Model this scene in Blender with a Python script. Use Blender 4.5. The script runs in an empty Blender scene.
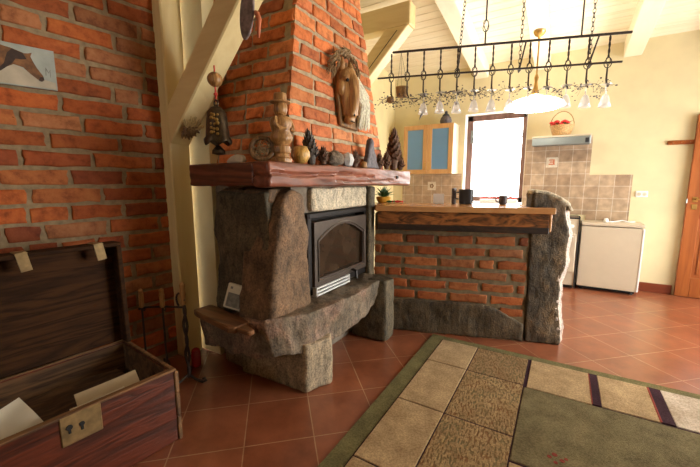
import bpy, bmesh, math, random
from mathutils import Vector, Matrix, noise

R = math.radians
rnd = random.Random(7)
sc = bpy.context.scene
COL = sc.collection

# ------------------------------------------------------------------ camera, world, light
cam_data = bpy.data.cameras.new('camera')
cam_data.sensor_width = 36.0
cam_data.lens = 349.0 / 700.0 * 36.0
cam_data.clip_start = 0.02
cam = bpy.data.objects.new('camera', cam_data)
cam.location = (0, 0, 1.25)
cam.rotation_euler = (R(90 - 8.3), 0, R(31.3))
COL.objects.link(cam)
sc.camera = cam

sc.view_settings.view_transform = 'Standard'
sc.view_settings.look = 'None'
sc.view_settings.gamma = 1.0
sc.view_settings.use_curve_mapping = False
sc.cycles.use_denoising = True
sc.cycles.denoising_prefilter = 'ACCURATE'
sc.view_settings.exposure = 0.0

world = bpy.data.worlds.new('sky')
sc.world = world
world.use_nodes = True
bg = world.node_tree.nodes['Background']
bg.inputs['Color'].default_value = (1.0, 0.965, 0.90, 1)
bg.inputs['Strength'].default_value = 19.0


def portal(name, loc, rot, sx, sy):
    d = bpy.data.lights.new(name, 'AREA')
    d.shape = 'RECTANGLE'
    d.size, d.size_y = sx, sy
    d.cycles.is_portal = True
    o = bpy.data.objects.new(name, d)
    o.location = loc
    o.rotation_euler = rot
    COL.objects.link(o)


XR = 2.7                                              # right wall
portal('daylight_back', (-0.84, 5.40, 1.57), (R(-90), 0, 0), 0.80, 1.25)
portal('daylight_right', (XR + 0.06, 3.6, 1.15), (0, R(90), 0), 2.1, 2.7)

portal('fill_front', (-1.95, -2.62, 1.925), (R(90), 0, 0), 0.5, 0.75)  # fill light through the added, unseen rear window

# ------------------------------------------------------------------ helpers
WM = {}                                               # world matrix of each parent


def setp(o, label=None, cat=None, group=None, kind=None):
    if label: o['label'] = label
    if cat: o['category'] = cat
    if group: o['group'] = group
    if kind: o['kind'] = kind
    return o


def thing(name, label, cat, loc=(0, 0, 0), rz=0.0, group=None, kind=None):
    o = bpy.data.objects.new(name, None)
    o.empty_display_size = 0.05
    o.location = loc
    o.rotation_euler = (0, 0, rz)
    COL.objects.link(o)
    WM[o.name] = Matrix.Translation(loc) @ Matrix.Rotation(rz, 4, 'Z')
    return setp(o, label, cat, group, kind)


def obj(name, bm, mats, parent=None, smooth=False, loc=None, label=None, cat=None, group=None, kind=None, angle=None):
    """link bm (world coordinates) as one mesh object"""
    bm = bm.bm if isinstance(bm, MB) else bm
    if parent is not None:
        m = WM[parent.name]
        bmesh.ops.transform(bm, matrix=m.inverted(), verts=bm.verts)
    elif loc is not None:
        m = Matrix.Translation(loc)
        bmesh.ops.transform(bm, matrix=m.inverted(), verts=bm.verts)
    else:
        m = Matrix.Identity(4)
    bmesh.ops.recalc_face_normals(bm, faces=bm.faces)
    me = bpy.data.meshes.new(name)
    bm.to_mesh(me)
    bm.free()
    for mt in (mats if isinstance(mats, (list, tuple)) else [mats]):
        me.materials.append(mt)
    if smooth:
        for p in me.polygons: p.use_smooth = True
        if angle:
            try: me.set_sharp_from_angle(angle=R(angle))
            except Exception: pass
    o = bpy.data.objects.new(name, me)
    COL.objects.link(o)
    if parent is not None:
        o.parent = parent
        WM[o.name] = m
    else:
        if loc is not None: o.location = loc
        WM[o.name] = m
    return setp(o, label, cat, group, kind)


def clone(o, parent=None):
    c = o.copy()
    COL.objects.link(c)
    if parent is not None: c.parent = parent
    for ch in list(o.children): clone(ch, c)
    return c


class MB:
    def __init__(s):
        s.bm = bmesh.new()

    def faces_new(s, geom_verts, mi):
        vs = set(geom_verts)
        for f in s.bm.faces:
            if mi and all(v in vs for v in f.verts): f.material_index = mi

    def box(s, lo, hi, bev=0.0, M=None, mi=0, seg=1):
        lo, hi = Vector(lo), Vector(hi)
        b = bmesh.new()
        bmesh.ops.create_cube(b, size=1.0)
        d = hi - lo
        c = (hi + lo) / 2
        bmesh.ops.transform(b, matrix=Matrix.Translation(c) @ Matrix.Diagonal((d.x, d.y, d.z, 1)), verts=b.verts)
        if bev:
            bmesh.ops.bevel(b, geom=b.edges[:], offset=bev, segments=seg, affect='EDGES', profile=0.6)
        return s.merge(b, M, mi)

    def merge(s, b, M=None, mi=0):
        if M is not None: bmesh.ops.transform(b, matrix=M, verts=b.verts)
        vm = {}
        for v in b.verts: vm[v] = s.bm.verts.new(v.co)
        for f in b.faces:
            try:
                nf = s.bm.faces.new([vm[v] for v in f.verts])
                nf.material_index = mi or f.material_index
            except ValueError: pass
        b.free()
        return s

    def tube(s, pts, r, n=8, caps=True, mi=0, M=None, flat=1.0):
        pts = [Vector(p) for p in pts]
        rs = r if isinstance(r, (list, tuple)) else [r] * len(pts)
        b = bmesh.new()
        rings = []
        up = None
        for i, p in enumerate(pts):
            t = (pts[min(i + 1, len(pts) - 1)] - pts[max(i - 1, 0)]).normalized()
            if up is None:
                up = Vector((0, 0, 1)) if abs(t.z) < 0.9 else Vector((1, 0, 0))
            a = t.cross(up).normalized()
            up = a.cross(t).normalized()
            rings.append([b.verts.new(p + (a * math.cos(k * 2 * math.pi / n) + up * math.sin(k * 2 * math.pi / n) * flat) * rs[i]) for k in range(n)])
        for i in range(len(rings) - 1):
            for k in range(n):
                b.faces.new((rings[i][k], rings[i][(k + 1) % n], rings[i + 1][(k + 1) % n], rings[i + 1][k]))
        if caps:
            b.faces.new(rings[0][::-1]); b.faces.new(rings[-1])
        return s.merge(b, M, mi)

    def lathe(s, prof, loc=(0, 0, 0), n=16, M=None, mi=0, closed=True, sx=1.0, sy=1.0):
        b = bmesh.new()
        rings = []
        for (r, z) in prof:
            rings.append([b.verts.new((max(r, 1e-4) * math.cos(k * 2 * math.pi / n) * sx, max(r, 1e-4) * math.sin(k * 2 * math.pi / n) * sy, z)) for k in range(n)])
        for i in range(len(rings) - 1):
            for k in range(n):
                b.faces.new((rings[i][k], rings[i][(k + 1) % n], rings[i + 1][(k + 1) % n], rings[i + 1][k]))
        if closed:
            b.faces.new(rings[0][::-1]); b.faces.new(rings[-1])
        T = Matrix.Translation(loc)
        return s.merge(b, T @ M if M is not None else T, mi)

    def ball(s, c, r, M=None, mi=0, u=12, v=8, sc=(1, 1, 1)):
        b = bmesh.new()
        bmesh.ops.create_uvsphere(b, u_segments=u, v_segments=v, radius=r)
        T = Matrix.Translation(c) @ (M or Matrix.Identity(4)) @ Matrix.Diagonal((sc[0], sc[1], sc[2], 1))
        return s.merge(b, T, mi)

    def prism(s, poly, o, ax, ay, an, d, bev=0.0, mi=0):
        """poly of (a,b) in the plane o+a*ax+b*ay, extruded along an by d"""
        o, ax, ay, an = Vector(o), Vector(ax), Vector(ay), Vector(an)
        b = bmesh.new()
        v0 = [b.verts.new(o + ax * p[0] + ay * p[1]) for p in poly]
        v1 = [b.verts.new(o + ax * p[0] + ay * p[1] + an * d) for p in poly]
        b.faces.new(v0[::-1]); b.faces.new(v1)
        n = len(poly)
        for i in range(n): b.faces.new((v0[i], v0[(i + 1) % n], v1[(i + 1) % n], v1[i]))
        bmesh.ops.recalc_face_normals(b, faces=b.faces)
        if bev: bmesh.ops.bevel(b, geom=b.edges[:], offset=bev, segments=1, affect='EDGES')
        return s.merge(b, None, mi)

    def torus(s, c, R1, r, M=None, n=20, m=8, mi=0, a0=0.0, a1=2 * math.pi):
        full = abs(a1 - a0 - 2 * math.pi) < 1e-6
        pts = []
        N = n if full else n + 1
        b = bmesh.new()
        rings = []
        for i in range(N):
            a = a0 + (a1 - a0) * i / n
            rings.append([b.verts.new(((R1 + r * math.cos(q * 2 * math.pi / m)) * math.cos(a), (R1 + r * math.cos(q * 2 * math.pi / m)) * math.sin(a), r * math.sin(q * 2 * math.pi / m))) for q in range(m)])
        for i in range(N if full else N - 1):
            for q in range(m):
                b.faces.new((rings[i][q], rings[(i + 1) % N][q], rings[(i + 1) % N][(q + 1) % m], rings[i][(q + 1) % m]))
        if not full:
            b.faces.new(rings[0]); b.faces.new(rings[-1][::-1])
        return s.merge(b, Matrix.Translation(c) @ (M or Matrix.Identity(4)), mi)


def rockify(mb, vox=0.014, amp=0.010, freq=7.0, seed=0.0, chip=0.6, stretch=(1, 1, 1), smooth=0.3):
    """voxel-remesh a rough solid and break its surface up like split granite"""
    me = bpy.data.meshes.new('tmp')
    bmesh.ops.recalc_face_normals(mb.bm, faces=mb.bm.faces)
    mb.bm.to_mesh(me); mb.bm.free()
    o = bpy.data.objects.new('tmp', me)
    COL.objects.link(o)
    m = o.modifiers.new('r', 'REMESH'); m.mode = 'VOXEL'; m.voxel_size = vox
    dg = bpy.context.evaluated_depsgraph_get()
    ev = o.evaluated_get(dg)
    b = bmesh.new(); b.from_mesh(ev.to_mesh())
    bpy.data.objects.remove(o); bpy.data.meshes.remove(me)
    if smooth: bmesh.ops.smooth_vert(b, verts=b.verts, factor=smooth, use_axis_x=True, use_axis_y=True, use_axis_z=True)
    b.normal_update()
    off = Vector((seed * 13.1, seed * 7.7, seed * 3.3))
    st = Vector(stretch)
    new = []
    for v in b.verts:
        p = Vector((v.co.x * st.x, v.co.y * st.y, v.co.z * st.z)) * freq + off
        h = noise.fractal(p, 0.8, 2.1, 5)
        if chip:
            d = noise.voronoi(p * 0.8)[0]
            h += chip * (1.0 - 2.2 * d[0])
        new.append(v.co + v.normal * amp * h)
    for v, c in zip(b.verts, new): v.co = c
    return b


# ------------------------------------------------------------------ materials
def nmat(name):
    m = bpy.data.materials.new(name)
    m.use_nodes = True
    nt = m.node_tree
    return m, nt, nt.nodes['Principled BSDF'], nt.nodes, nt.links


def coords(N, L, scale=(1, 1, 1), rot=(0, 0, 0), which='Object', loc=(0, 0, 0)):
    tc = N.new('ShaderNodeTexCoord'); mp = N.new('ShaderNodeMapping')
    mp.inputs['Scale'].default_value = scale
    mp.inputs['Rotation'].default_value = rot
    mp.inputs['Location'].default_value = loc
    L.new(tc.outputs[which], mp.inputs['Vector'])
    return mp.outputs['Vector']


def ramp(N, L, fac, stops):
    r = N.new('ShaderNodeValToRGB')
    e = r.color_ramp.elements
    while len(e) < len(stops): e.new(0.5)
    for i, (p, c) in enumerate(stops):
        e[i].position = p
        e[i].color = (c[0], c[1], c[2], 1)
    L.new(fac, r.inputs['Fac'])
    return r.outputs['Color']


def bump(N, L, P, h, strength=0.3, dist=0.01):
    b = N.new('ShaderNodeBump')
    b.inputs['Strength'].default_value = strength
    b.inputs['Distance'].default_value = dist
    L.new(h, b.inputs['Height'])
    L.new(b.outputs['Normal'], P.inputs['Normal'])
    return b


def simple(name, c, rough=0.5, metal=0.0, var=0.12, scale=12.0, bmp=0.0, spec=None):
    m, nt, P, N, L = nmat(name)
    v = coords(N, L)
    n = N.new('ShaderNodeTexNoise'); n.inputs['Scale'].default_value = scale; n.inputs['Detail'].default_value = 5
    L.new(v, n.inputs['Vector'])
    col = ramp(N, L, n.outputs['Fac'], [(0.3, [x * (1 - var) for x in c]), (0.7, [min(1, x * (1 + var)) for x in c])])
    L.new(col, P.inputs['Base Color'])
    P.inputs['Roughness'].default_value = rough
    P.inputs['Metallic'].default_value = metal
    if spec is not None: P.inputs['Specular IOR Level'].default_value = spec
    if bmp: bump(N, L, P, n.outputs['Fac'], bmp, 0.005)
    return m


def wood(name, dark, light, axis='X', scale=1.0, rough=0.45, bmp=0.15, rings=5.0, spec=0.5):
    m, nt, P, N, L = nmat(name)
    k = {'X': (0.12, 1, 1), 'Y': (1, 0.12, 1), 'Z': (1, 1, 0.12)}[axis]
    v = coords(N, L, tuple(q * scale for q in k))
    n = N.new('ShaderNodeTexNoise'); n.inputs['Scale'].default_value = rings; n.inputs['Detail'].default_value = 3; n.inputs['Distortion'].default_value = 0.6
    L.new(v, n.inputs['Vector'])
    mul = N.new('ShaderNodeMath'); mul.operation = 'MULTIPLY'; mul.inputs[1].default_value = 9.0
    L.new(n.outputs['Fac'], mul.inputs[0])
    fr = N.new('ShaderNodeMath'); fr.operation = 'PINGPONG'; fr.inputs[1].default_value = 1.0
    L.new(mul.outputs[0], fr.inputs[0])
    n2 = N.new('ShaderNodeTexNoise'); n2.inputs['Scale'].default_value = 60; n2.inputs['Detail'].default_value = 4
    L.new(v, n2.inputs['Vector'])
    mx = N.new('ShaderNodeMath'); mx.operation = 'MULTIPLY_ADD'; mx.inputs[1].default_value = 0.45
    L.new(n2.outputs['Fac'], mx.inputs[0]); 
    s2 = N.new('ShaderNodeMath'); s2.operation = 'MULTIPLY'; s2.inputs[1].default_value = 0.6
    L.new(fr.outputs[0], s2.inputs[0]); L.new(s2.outputs[0], mx.inputs[2])
    col = ramp(N, L, mx.outputs[0], [(0.12, dark), (0.8, light)])
    L.new(col, P.inputs['Base Color'])
    P.inputs['Roughness'].default_value = rough
    P.inputs['Specular IOR Level'].default_value = spec
    if bmp: bump(N, L, P, mx.outputs[0], bmp, 0.004)
    return m


def granite(name, c0, c1, c2, scale=1.0, rough=0.75, bmp=0.5, spot=(0.03, 0.025, 0.02)):
    m, nt, P, N, L = nmat(name)
    v = coords(N, L, (scale, scale, scale))
    a = N.new('ShaderNodeTexNoise'); a.inputs['Scale'].default_value = 4.5; a.inputs['Detail'].default_value = 6; a.inputs['Roughness'].default_value = 0.65
    L.new(v, a.inputs['Vector'])
    col = ramp(N, L, a.outputs['Fac'], [(0.32, c0), (0.5, c1), (0.68, c2)])
    b = N.new('ShaderNodeTexNoise'); b.inputs['Scale'].default_value = 95; b.inputs['Detail'].default_value = 3
    L.new(v, b.inputs['Vector'])
    v2 = coords(N, L, (scale * 26, scale * 26, scale * 11), rot=(0.5, 0.3, 0))
    c = N.new('ShaderNodeTexNoise'); c.inputs['Scale'].default_value = 1.0; c.inputs['Detail'].default_value = 6; c.inputs['Roughness'].default_value = 0.7
    L.new(v2, c.inputs['Vector'])
    sp = ramp(N, L, b.outputs['Fac'], [(0.34, (0.55, 0.52, 0.48)), (0.5, (0.98, 0.97, 0.95)), (0.68, (1.3, 1.25, 1.18))])
    sq = ramp(N, L, c.outputs['Fac'], [(0.33, (0.40, 0.38, 0.34)), (0.48, (0.95, 0.94, 0.92)), (0.66, (1.45, 1.38, 1.25))])
    mx = N.new('ShaderNodeMix'); mx.data_type = 'RGBA'; mx.blend_type = 'MULTIPLY'; mx.inputs[0].default_value = 0.85
    L.new(col, mx.inputs[6]); L.new(sp, mx.inputs[7])
    m2 = N.new('ShaderNodeMix'); m2.data_type = 'RGBA'; m2.blend_type = 'MULTIPLY'; m2.inputs[0].default_value = 0.85
    L.new(mx.outputs[2], m2.inputs[6]); L.new(sq, m2.inputs[7])
    L.new(m2.outputs[2], P.inputs['Base Color'])
    P.inputs['Roughness'].default_value = rough
    ad = N.new('ShaderNodeMath'); ad.operation = 'MULTIPLY_ADD'; ad.inputs[1].default_value = 0.35
    L.new(b.outputs['Fac'], ad.inputs[0]); L.new(c.outputs['Fac'], ad.inputs[2])
    bump(N, L, P, ad.outputs[0], bmp, 0.022)
    return m


def brick_mat(name):
    m, nt, P, N, L = nmat(name)
    at = N.new('ShaderNodeAttribute'); at.attribute_name = 'tint'
    v = coords(N, L)
    a = N.new('ShaderNodeTexNoise'); a.inputs['Scale'].default_value = 17; a.inputs['Detail'].default_value = 8; a.inputs['Roughness'].default_value = 0.68
    L.new(v, a.inputs['Vector'])
    r = ramp(N, L, a.outputs['Fac'], [(0.32, (0.48, 0.40, 0.35)), (0.5, (1, 1, 1)), (0.68, (1.2, 1.4, 1.55))])
    mx = N.new('ShaderNodeMix'); mx.data_type = 'RGBA'; mx.blend_type = 'MULTIPLY'; mx.inputs[0].default_value = 0.9
    L.new(at.outputs['Color'], mx.inputs[6]); L.new(r, mx.inputs[7])
    L.new(mx.outputs[2], P.inputs['Base Color'])
    P.inputs['Roughness'].default_value = 0.72
    P.inputs['Specular IOR Level'].default_value = 0.3
    bump(N, L, P, a.outputs['Fac'], 0.5, 0.008)
    return m


def glass_pane(name, tint=(1, 1, 1), refl=0.08, rough=0.02):
    m, nt, P, N, L = nmat(name)
    out = N['Material Output']
    t = N.new('ShaderNodeBsdfTransparent'); t.inputs['Color'].default_value = (*tint, 1)
    g = N.new('ShaderNodeBsdfGlossy'); g.inputs['Roughness'].default_value = rough
    lw = N.new('ShaderNodeLayerWeight'); lw.inputs['Blend'].default_value = 0.35
    md = N.new('ShaderNodeMath'); md.operation = 'MULTIPLY_ADD'; md.inputs[1].default_value = 0.6; md.inputs[2].default_value = refl
    L.new(lw.outputs['Fresnel'], md.inputs[0])
    mx = N.new('ShaderNodeMixShader')
    L.new(md.outputs[0], mx.inputs[0]); L.new(t.outputs[0], mx.inputs[1]); L.new(g.outputs[0], mx.inputs[2])
    L.new(mx.outputs[0], out.inputs['Surface'])
    return m


def floor_mat():
    m, nt, P, N, L = nmat('terracotta_tiles')
    v = coords(N, L, rot=(0, 0, R(-FLOOR_ROT)), loc=(FLOOR_DX, FLOOR_DY, 0))
    b = N.new('ShaderNodeTexBrick')
    b.offset = 0.0; b.squash = 1.0
    b.inputs['Scale'].default_value = 1.0
    b.inputs['Brick Width'].default_value = TP
    b.inputs['Row Height'].default_value = TP
    b.inputs['Mortar Size'].default_value = 0.003
    b.inputs['Mortar Smooth'].default_value = 0.2
    b.inputs['Bias'].default_value = 0.0
    b.inputs['Color1'].default_value = (0.31, 0.099, 0.045, 1)
    b.inputs['Color2'].default_value = (0.26, 0.078, 0.034, 1)
    b.inputs['Mortar'].default_value = (0.44, 0.26, 0.145, 1)
    L.new(v, b.inputs['Vector'])
    n = N.new('ShaderNodeTexNoise'); n.inputs['Scale'].default_value = 5; n.inputs['Detail'].default_value = 7; n.inputs['Roughness'].default_value = 0.65
    L.new(v, n.inputs['Vector'])
    r = ramp(N, L, n.outputs['Fac'], [(0.3, (0.62, 0.58, 0.55)), (0.7, (1.25, 1.3, 1.3))])
    mx = N.new('ShaderNodeMix'); mx.data_type = 'RGBA'; mx.blend_type = 'MULTIPLY'; mx.inputs[0].default_value = 0.85
    L.new(b.outputs['Color'], mx.inputs[6]); L.new(r, mx.inputs[7])
    L.new(mx.outputs[2], P.inputs['Base Color'])
    rr = N.new('ShaderNodeMapRange'); rr.inputs['To Min'].default_value = 0.24; rr.inputs['To Max'].default_value = 0.42
    L.new(n.outputs['Fac'], rr.inputs['Value']); L.new(rr.outputs[0], P.inputs['Roughness'])
    P.inputs['Coat Weight'].default_value = 0.6; P.inputs['Coat Roughness'].default_value = 0.22
    inv = N.new('ShaderNodeMath'); inv.operation = 'MULTIPLY_ADD'; inv.inputs[1].default_value = -1.0
    L.new(b.outputs['Fac'], inv.inputs[0])
    sm = N.new('ShaderNodeMath'); sm.operation = 'MULTIPLY'; sm.inputs[1].default_value = 0.3
    L.new(n.outputs['Fac'], sm.inputs[0]); L.new(sm.outputs[0], inv.inputs[2])
    bump(N, L, P, inv.outputs[0], 0.35, 0.004)
    return m


def wall_tile_mat(name, ox, oz, pitch=0.146):
    m, nt, P, N, L = nmat(name)
    tc = N.new('ShaderNodeTexCoord'); sx = N.new('ShaderNodeSeparateXYZ'); cx = N.new('ShaderNodeCombineXYZ')
    L.new(tc.outputs['Object'], sx.inputs[0])
    for src, dst, off in (('X', 'X', ox), ('Z', 'Y', oz)):
        ad = N.new('ShaderNodeMath'); ad.operation = 'ADD'; ad.inputs[1].default_value = 10 * pitch - off
        L.new(sx.outputs[src], ad.inputs[0]); L.new(ad.outputs[0], cx.inputs[dst])
    b = N.new('ShaderNodeTexBrick'); b.offset = 0.0
    b.inputs['Scale'].default_value = 1
    b.inputs['Brick Width'].default_value = pitch
    b.inputs['Row Height'].default_value = pitch
    b.inputs['Mortar Size'].default_value = 0.003
    b.inputs['Mortar Smooth'].default_value = 0.2
    b.inputs['Color1'].default_value = (0.50, 0.37, 0.25, 1)
    b.inputs['Color2'].default_value = (0.36, 0.245, 0.155, 1)
    b.inputs['Mortar'].default_value = (0.60, 0.52, 0.42, 1)
    L.new(cx.outputs[0], b.inputs['Vector'])
    n = N.new('ShaderNodeTexNoise'); n.inputs['Scale'].default_value = 14; n.inputs['Detail'].default_value = 5
    L.new(tc.outputs['Object'], n.inputs['Vector'])
    r = ramp(N, L, n.outputs['Fac'], [(0.3, (0.7, 0.7, 0.7)), (0.7, (1.25, 1.25, 1.25))])
    mx = N.new('ShaderNodeMix'); mx.data_type = 'RGBA'; mx.blend_type = 'MULTIPLY'; mx.inputs[0].default_value = 0.8
    L.new(b.outputs['Color'], mx.inputs[6]); L.new(r, mx.inputs[7]); L.new(mx.outputs[2], P.inputs['Base Color'])
    P.inputs['Roughness'].default_value = 0.35
    inv = N.new('ShaderNodeMath'); inv.operation = 'MULTIPLY'; inv.inputs[1].default_value = -1
    L.new(b.outputs['Fac'], inv.inputs[0]); bump(N, L, P, inv.outputs[0], 0.4, 0.004)
    return m


def carpet_mat(name, c, c2=None, flecks=None, streak=0.0):
    m, nt, P, N, L = nmat(name)
    v = coords(N, L)
    n = N.new('ShaderNodeTexNoise'); n.inputs['Scale'].default_value = 9; n.inputs['Detail'].default_value = 6
    L.new(v, n.inputs['Vector'])
    c2 = c2 or [x * 1.3 for x in c]
    col = ramp(N, L, n.outputs['Fac'], [(0.32, [x * 0.82 for x in c]), (0.68, c2)])
    f = N.new('ShaderNodeTexNoise'); f.inputs['Scale'].default_value = 260; f.inputs['Detail'].default_value = 2
    L.new(v, f.inputs['Vector'])
    h = f.outputs['Fac']
    f2 = N.new('ShaderNodeTexNoise'); f2.inputs['Scale'].default_value = 110; f2.inputs['Detail'].default_value = 3
    L.new(v, f2.inputs['Vector'])
    sp = ramp(N, L, f2.outputs['Fac'], [(0.35, (0.78, 0.76, 0.73)), (0.65, (1.18, 1.18, 1.16))])
    mm = N.new('ShaderNodeMix'); mm.data_type = 'RGBA'; mm.blend_type = 'MULTIPLY'; mm.inputs[0].default_value = 1.0
    L.new(col, mm.inputs[6]); L.new(sp, mm.inputs[7]); col = mm.outputs[2]
    if flecks:
        v2 = coords(N, L, (95, 30, 1), rot=(0, 0, R(28)))
        w = N.new('ShaderNodeTexNoise'); w.inputs['Scale'].default_value = 1.0; w.inputs['Detail'].default_value = 1
        L.new(v2, w.inputs['Vector'])
        v3 = coords(N, L, (7, 7, 1))
        w3 = N.new('ShaderNodeTexNoise'); w3.inputs['Scale'].default_value = 1.0
        L.new(v3, w3.inputs['Vector'])
        fac = ramp(N, L, w.outputs['Fac'], [(0.49, (0, 0, 0)), (0.60, (1, 1, 1))])
        mx = N.new('ShaderNodeMix'); mx.data_type = 'RGBA'
        cr = N.new('ShaderNodeMapRange')
        cr.inputs['From Min'].default_value = 0.4; cr.inputs['From Max'].default_value = 0.6; L.new(w3.outputs['Fac'], cr.inputs['Value'])
        mc = N.new('ShaderNodeMix'); mc.data_type = 'RGBA'
        L.new(cr.outputs[0], mc.inputs[0]); mc.inputs[6].default_value = (*flecks[0], 1); mc.inputs[7].default_value = (*flecks[1], 1)
        L.new(fac, mx.inputs[0]); L.new(col, mx.inputs[6]); L.new(mc.outputs[2], mx.inputs[7])
        col = mx.outputs[2]
        ad = N.new('ShaderNodeMath'); ad.operation = 'SUBTRACT'
        L.new(h, ad.inputs[0]); L.new(fac, ad.inputs[1]); h = ad.outputs[0]
    L.new(col, P.inputs['Base Color'])
    P.inputs['Roughness'].default_value = 0.95
    P.inputs['Specular IOR Level'].default_value = 0.1
    bump(N, L, P, h, 0.8, 0.008)
    return m


TP = 0.3355
FLOOR_ROT = -46.6
FLOOR_DX, FLOOR_DY = -0.102, -0.155

MT = {}
MT['brick'] = brick_mat('old_brick')
MT['mortar'] = simple('mortar', (0.30, 0.215, 0.12), 0.95, var=0.25, scale=30, bmp=0.6)
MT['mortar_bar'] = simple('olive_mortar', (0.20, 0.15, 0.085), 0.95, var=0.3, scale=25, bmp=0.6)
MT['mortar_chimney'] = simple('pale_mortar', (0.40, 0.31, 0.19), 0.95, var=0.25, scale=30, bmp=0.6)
MT['mortar_grey'] = simple('mortar_grey', (0.20, 0.16, 0.12), 0.95, var=0.25, scale=30, bmp=0.6)
MT['plaster'] = simple('cream_plaster', (0.70, 0.61, 0.375), 0.9, var=0.05, scale=5, bmp=0.1)
MT['plaster_side'] = simple('pale_plaster', (0.78, 0.67, 0.37), 0.9, var=0.06, scale=6, bmp=0.3)
MT['white_wall'] = simple('white_reveal', (0.86, 0.84, 0.80), 0.9, var=0.03)
MT['cream_wood_x'] = wood('cream_painted_wood_x', (0.74, 0.57, 0.27), (0.82, 0.66, 0.34), 'X', 1.0, 0.45, 0.06)
MT['cream_wood_z'] = wood('cream_painted_wood_z', (0.74, 0.56, 0.26), (0.82, 0.65, 0.33), 'Z', 1.0, 0.45, 0.06)
MT['cream_wood_y'] = wood('cream_painted_wood_y', (0.82, 0.74, 0.56), (0.88, 0.80, 0.62), 'Y', 1.0, 0.5, 0.04)
MT['plank'] = wood('cream_ceiling_board', (0.82, 0.73, 0.54), (0.90, 0.83, 0.66), 'X', 1.0, 0.55, 0.04)
MT['mantel'] = wood('reddish_old_beam', (0.07, 0.020, 0.010), (0.27, 0.085, 0.045), 'Y', 1.6, 0.35, 0.5)
MT['mantel_x'] = wood('reddish_old_beam_x', (0.05, 0.016, 0.008), (0.20, 0.062, 0.032), 'X', 1.6, 0.35, 0.5)
MT['burnt'] = wood('burnt_grain_beam', (0.010, 0.005, 0.003), (0.36, 0.13, 0.035), 'X', 2.2, 0.4, 0.5, rings=6)
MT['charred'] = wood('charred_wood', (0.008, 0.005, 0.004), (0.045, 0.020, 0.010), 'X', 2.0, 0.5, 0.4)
MT['oak_top'] = wood('oak_worktop', (0.50, 0.23, 0.085), (0.62, 0.32, 0.13), 'X', 1.5, 0.22, 0.05)
MT['beech'] = wood('beech_front', (0.50, 0.26, 0.095), (0.60, 0.34, 0.14), 'Z', 1.5, 0.4, 0.03)
MT['door_wood'] = wood('orange_door_wood', (0.25, 0.065, 0.012), (0.36, 0.105, 0.022), 'Z', 1.2, 0.35, 0.05)
MT['skirting'] = wood('dark_skirting', (0.15, 0.028, 0.010), (0.21, 0.045, 0.014), 'X', 1.2, 0.4, 0.05)
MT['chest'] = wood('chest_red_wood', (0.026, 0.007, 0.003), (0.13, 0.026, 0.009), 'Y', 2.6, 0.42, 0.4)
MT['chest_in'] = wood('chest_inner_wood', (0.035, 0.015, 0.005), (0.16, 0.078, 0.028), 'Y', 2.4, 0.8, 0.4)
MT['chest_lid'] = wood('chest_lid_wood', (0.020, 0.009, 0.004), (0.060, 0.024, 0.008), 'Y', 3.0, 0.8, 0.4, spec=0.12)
MT['worn_edge'] = wood('worn_edge_wood', (0.06, 0.025, 0.009), (0.24, 0.12, 0.045), 'Y', 2, 0.7, 0.3)
MT['brown_wood'] = wood('brown_wood', (0.10, 0.042, 0.016), (0.26, 0.115, 0.045), 'X', 2.0, 0.4, 0.3)
MT['carved'] = wood('carved_honey_wood', (0.22, 0.095, 0.025), (0.48, 0.25, 0.085), 'Z', 6.0, 0.35, 0.4)
MT['carved_gold'] = wood('golden_carved_wood', (0.22, 0.10, 0.02), (0.72, 0.42, 0.11), 'Z', 9.0, 0.3, 0.4)
MT['carved_dark'] = wood('carved_brown_wood', (0.10, 0.045, 0.016), (0.30, 0.16, 0.06), 'Z', 4.0, 0.5, 0.4)
MT['handle_wood'] = wood('tool_handle_wood', (0.36, 0.18, 0.06), (0.55, 0.30, 0.11), 'Z', 5.0, 0.4, 0.2)
MT['gran_dark'] = granite('dark_granite', (0.055, 0.045, 0.027), (0.105, 0.084, 0.050), (0.155, 0.118, 0.070))
MT['gran_brown'] = granite('brown_pink_granite', (0.095, 0.058, 0.031), (0.175, 0.105, 0.056), (0.25, 0.142, 0.076))
MT['gran_slab'] = granite('hearth_granite', (0.085, 0.070, 0.048), (0.19, 0.145, 0.10), (0.31, 0.19, 0.14), scale=0.9)
MT['gran_pale'] = granite('pale_stone_and_lit_top', (0.40, 0.35, 0.26), (0.56, 0.49, 0.37), (0.62, 0.55, 0.42), bmp=0.7)  # lintel's own pale stone, also painted window light on the slab top
MT['gran_support'] = granite('support_granite', (0.20, 0.165, 0.11), (0.33, 0.265, 0.18), (0.42, 0.335, 0.23))
MT['gran_plinth'] = granite('plinth_granite', (0.045, 0.031, 0.015), (0.082, 0.057, 0.028), (0.115, 0.080, 0.040))
MT['gran_lit_chip'] = granite('side_lit_granite', (0.34, 0.27, 0.23), (0.52, 0.43, 0.38), (0.60, 0.51, 0.46), bmp=0.8)  # granite paled to stand for strong side light on the slab edge
MT['gran_pillar'] = granite('pillar_granite', (0.036, 0.025, 0.012), (0.075, 0.052, 0.026), (0.17, 0.112, 0.052), bmp=0.8)
MT['iron'] = simple('cast_iron', (0.030, 0.026, 0.024), 0.42, 0.7, var=0.2, scale=40)
MT['iron_brown'] = simple('enamelled_iron', (0.095, 0.072, 0.056), 0.38, 0.3, var=0.15, scale=30)
MT['wrought'] = simple('wrought_iron', (0.045, 0.032, 0.026), 0.55, 0.2, var=0.3, scale=50)
MT['steel'] = simple('bright_steel', (0.88, 0.88, 0.88), 0.35, 0.35, var=0.04)
MT['hood_steel'] = simple('hood_steel', (0.30, 0.34, 0.34), 0.35, 0.7, var=0.05)
MT['brass'] = simple('aged_brass', (0.55, 0.34, 0.11), 0.35, 1.0, var=0.2)
MT['brass_dull'] = simple('dull_brass', (0.26, 0.17, 0.07), 0.6, 0.5, var=0.3, scale=30)
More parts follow.
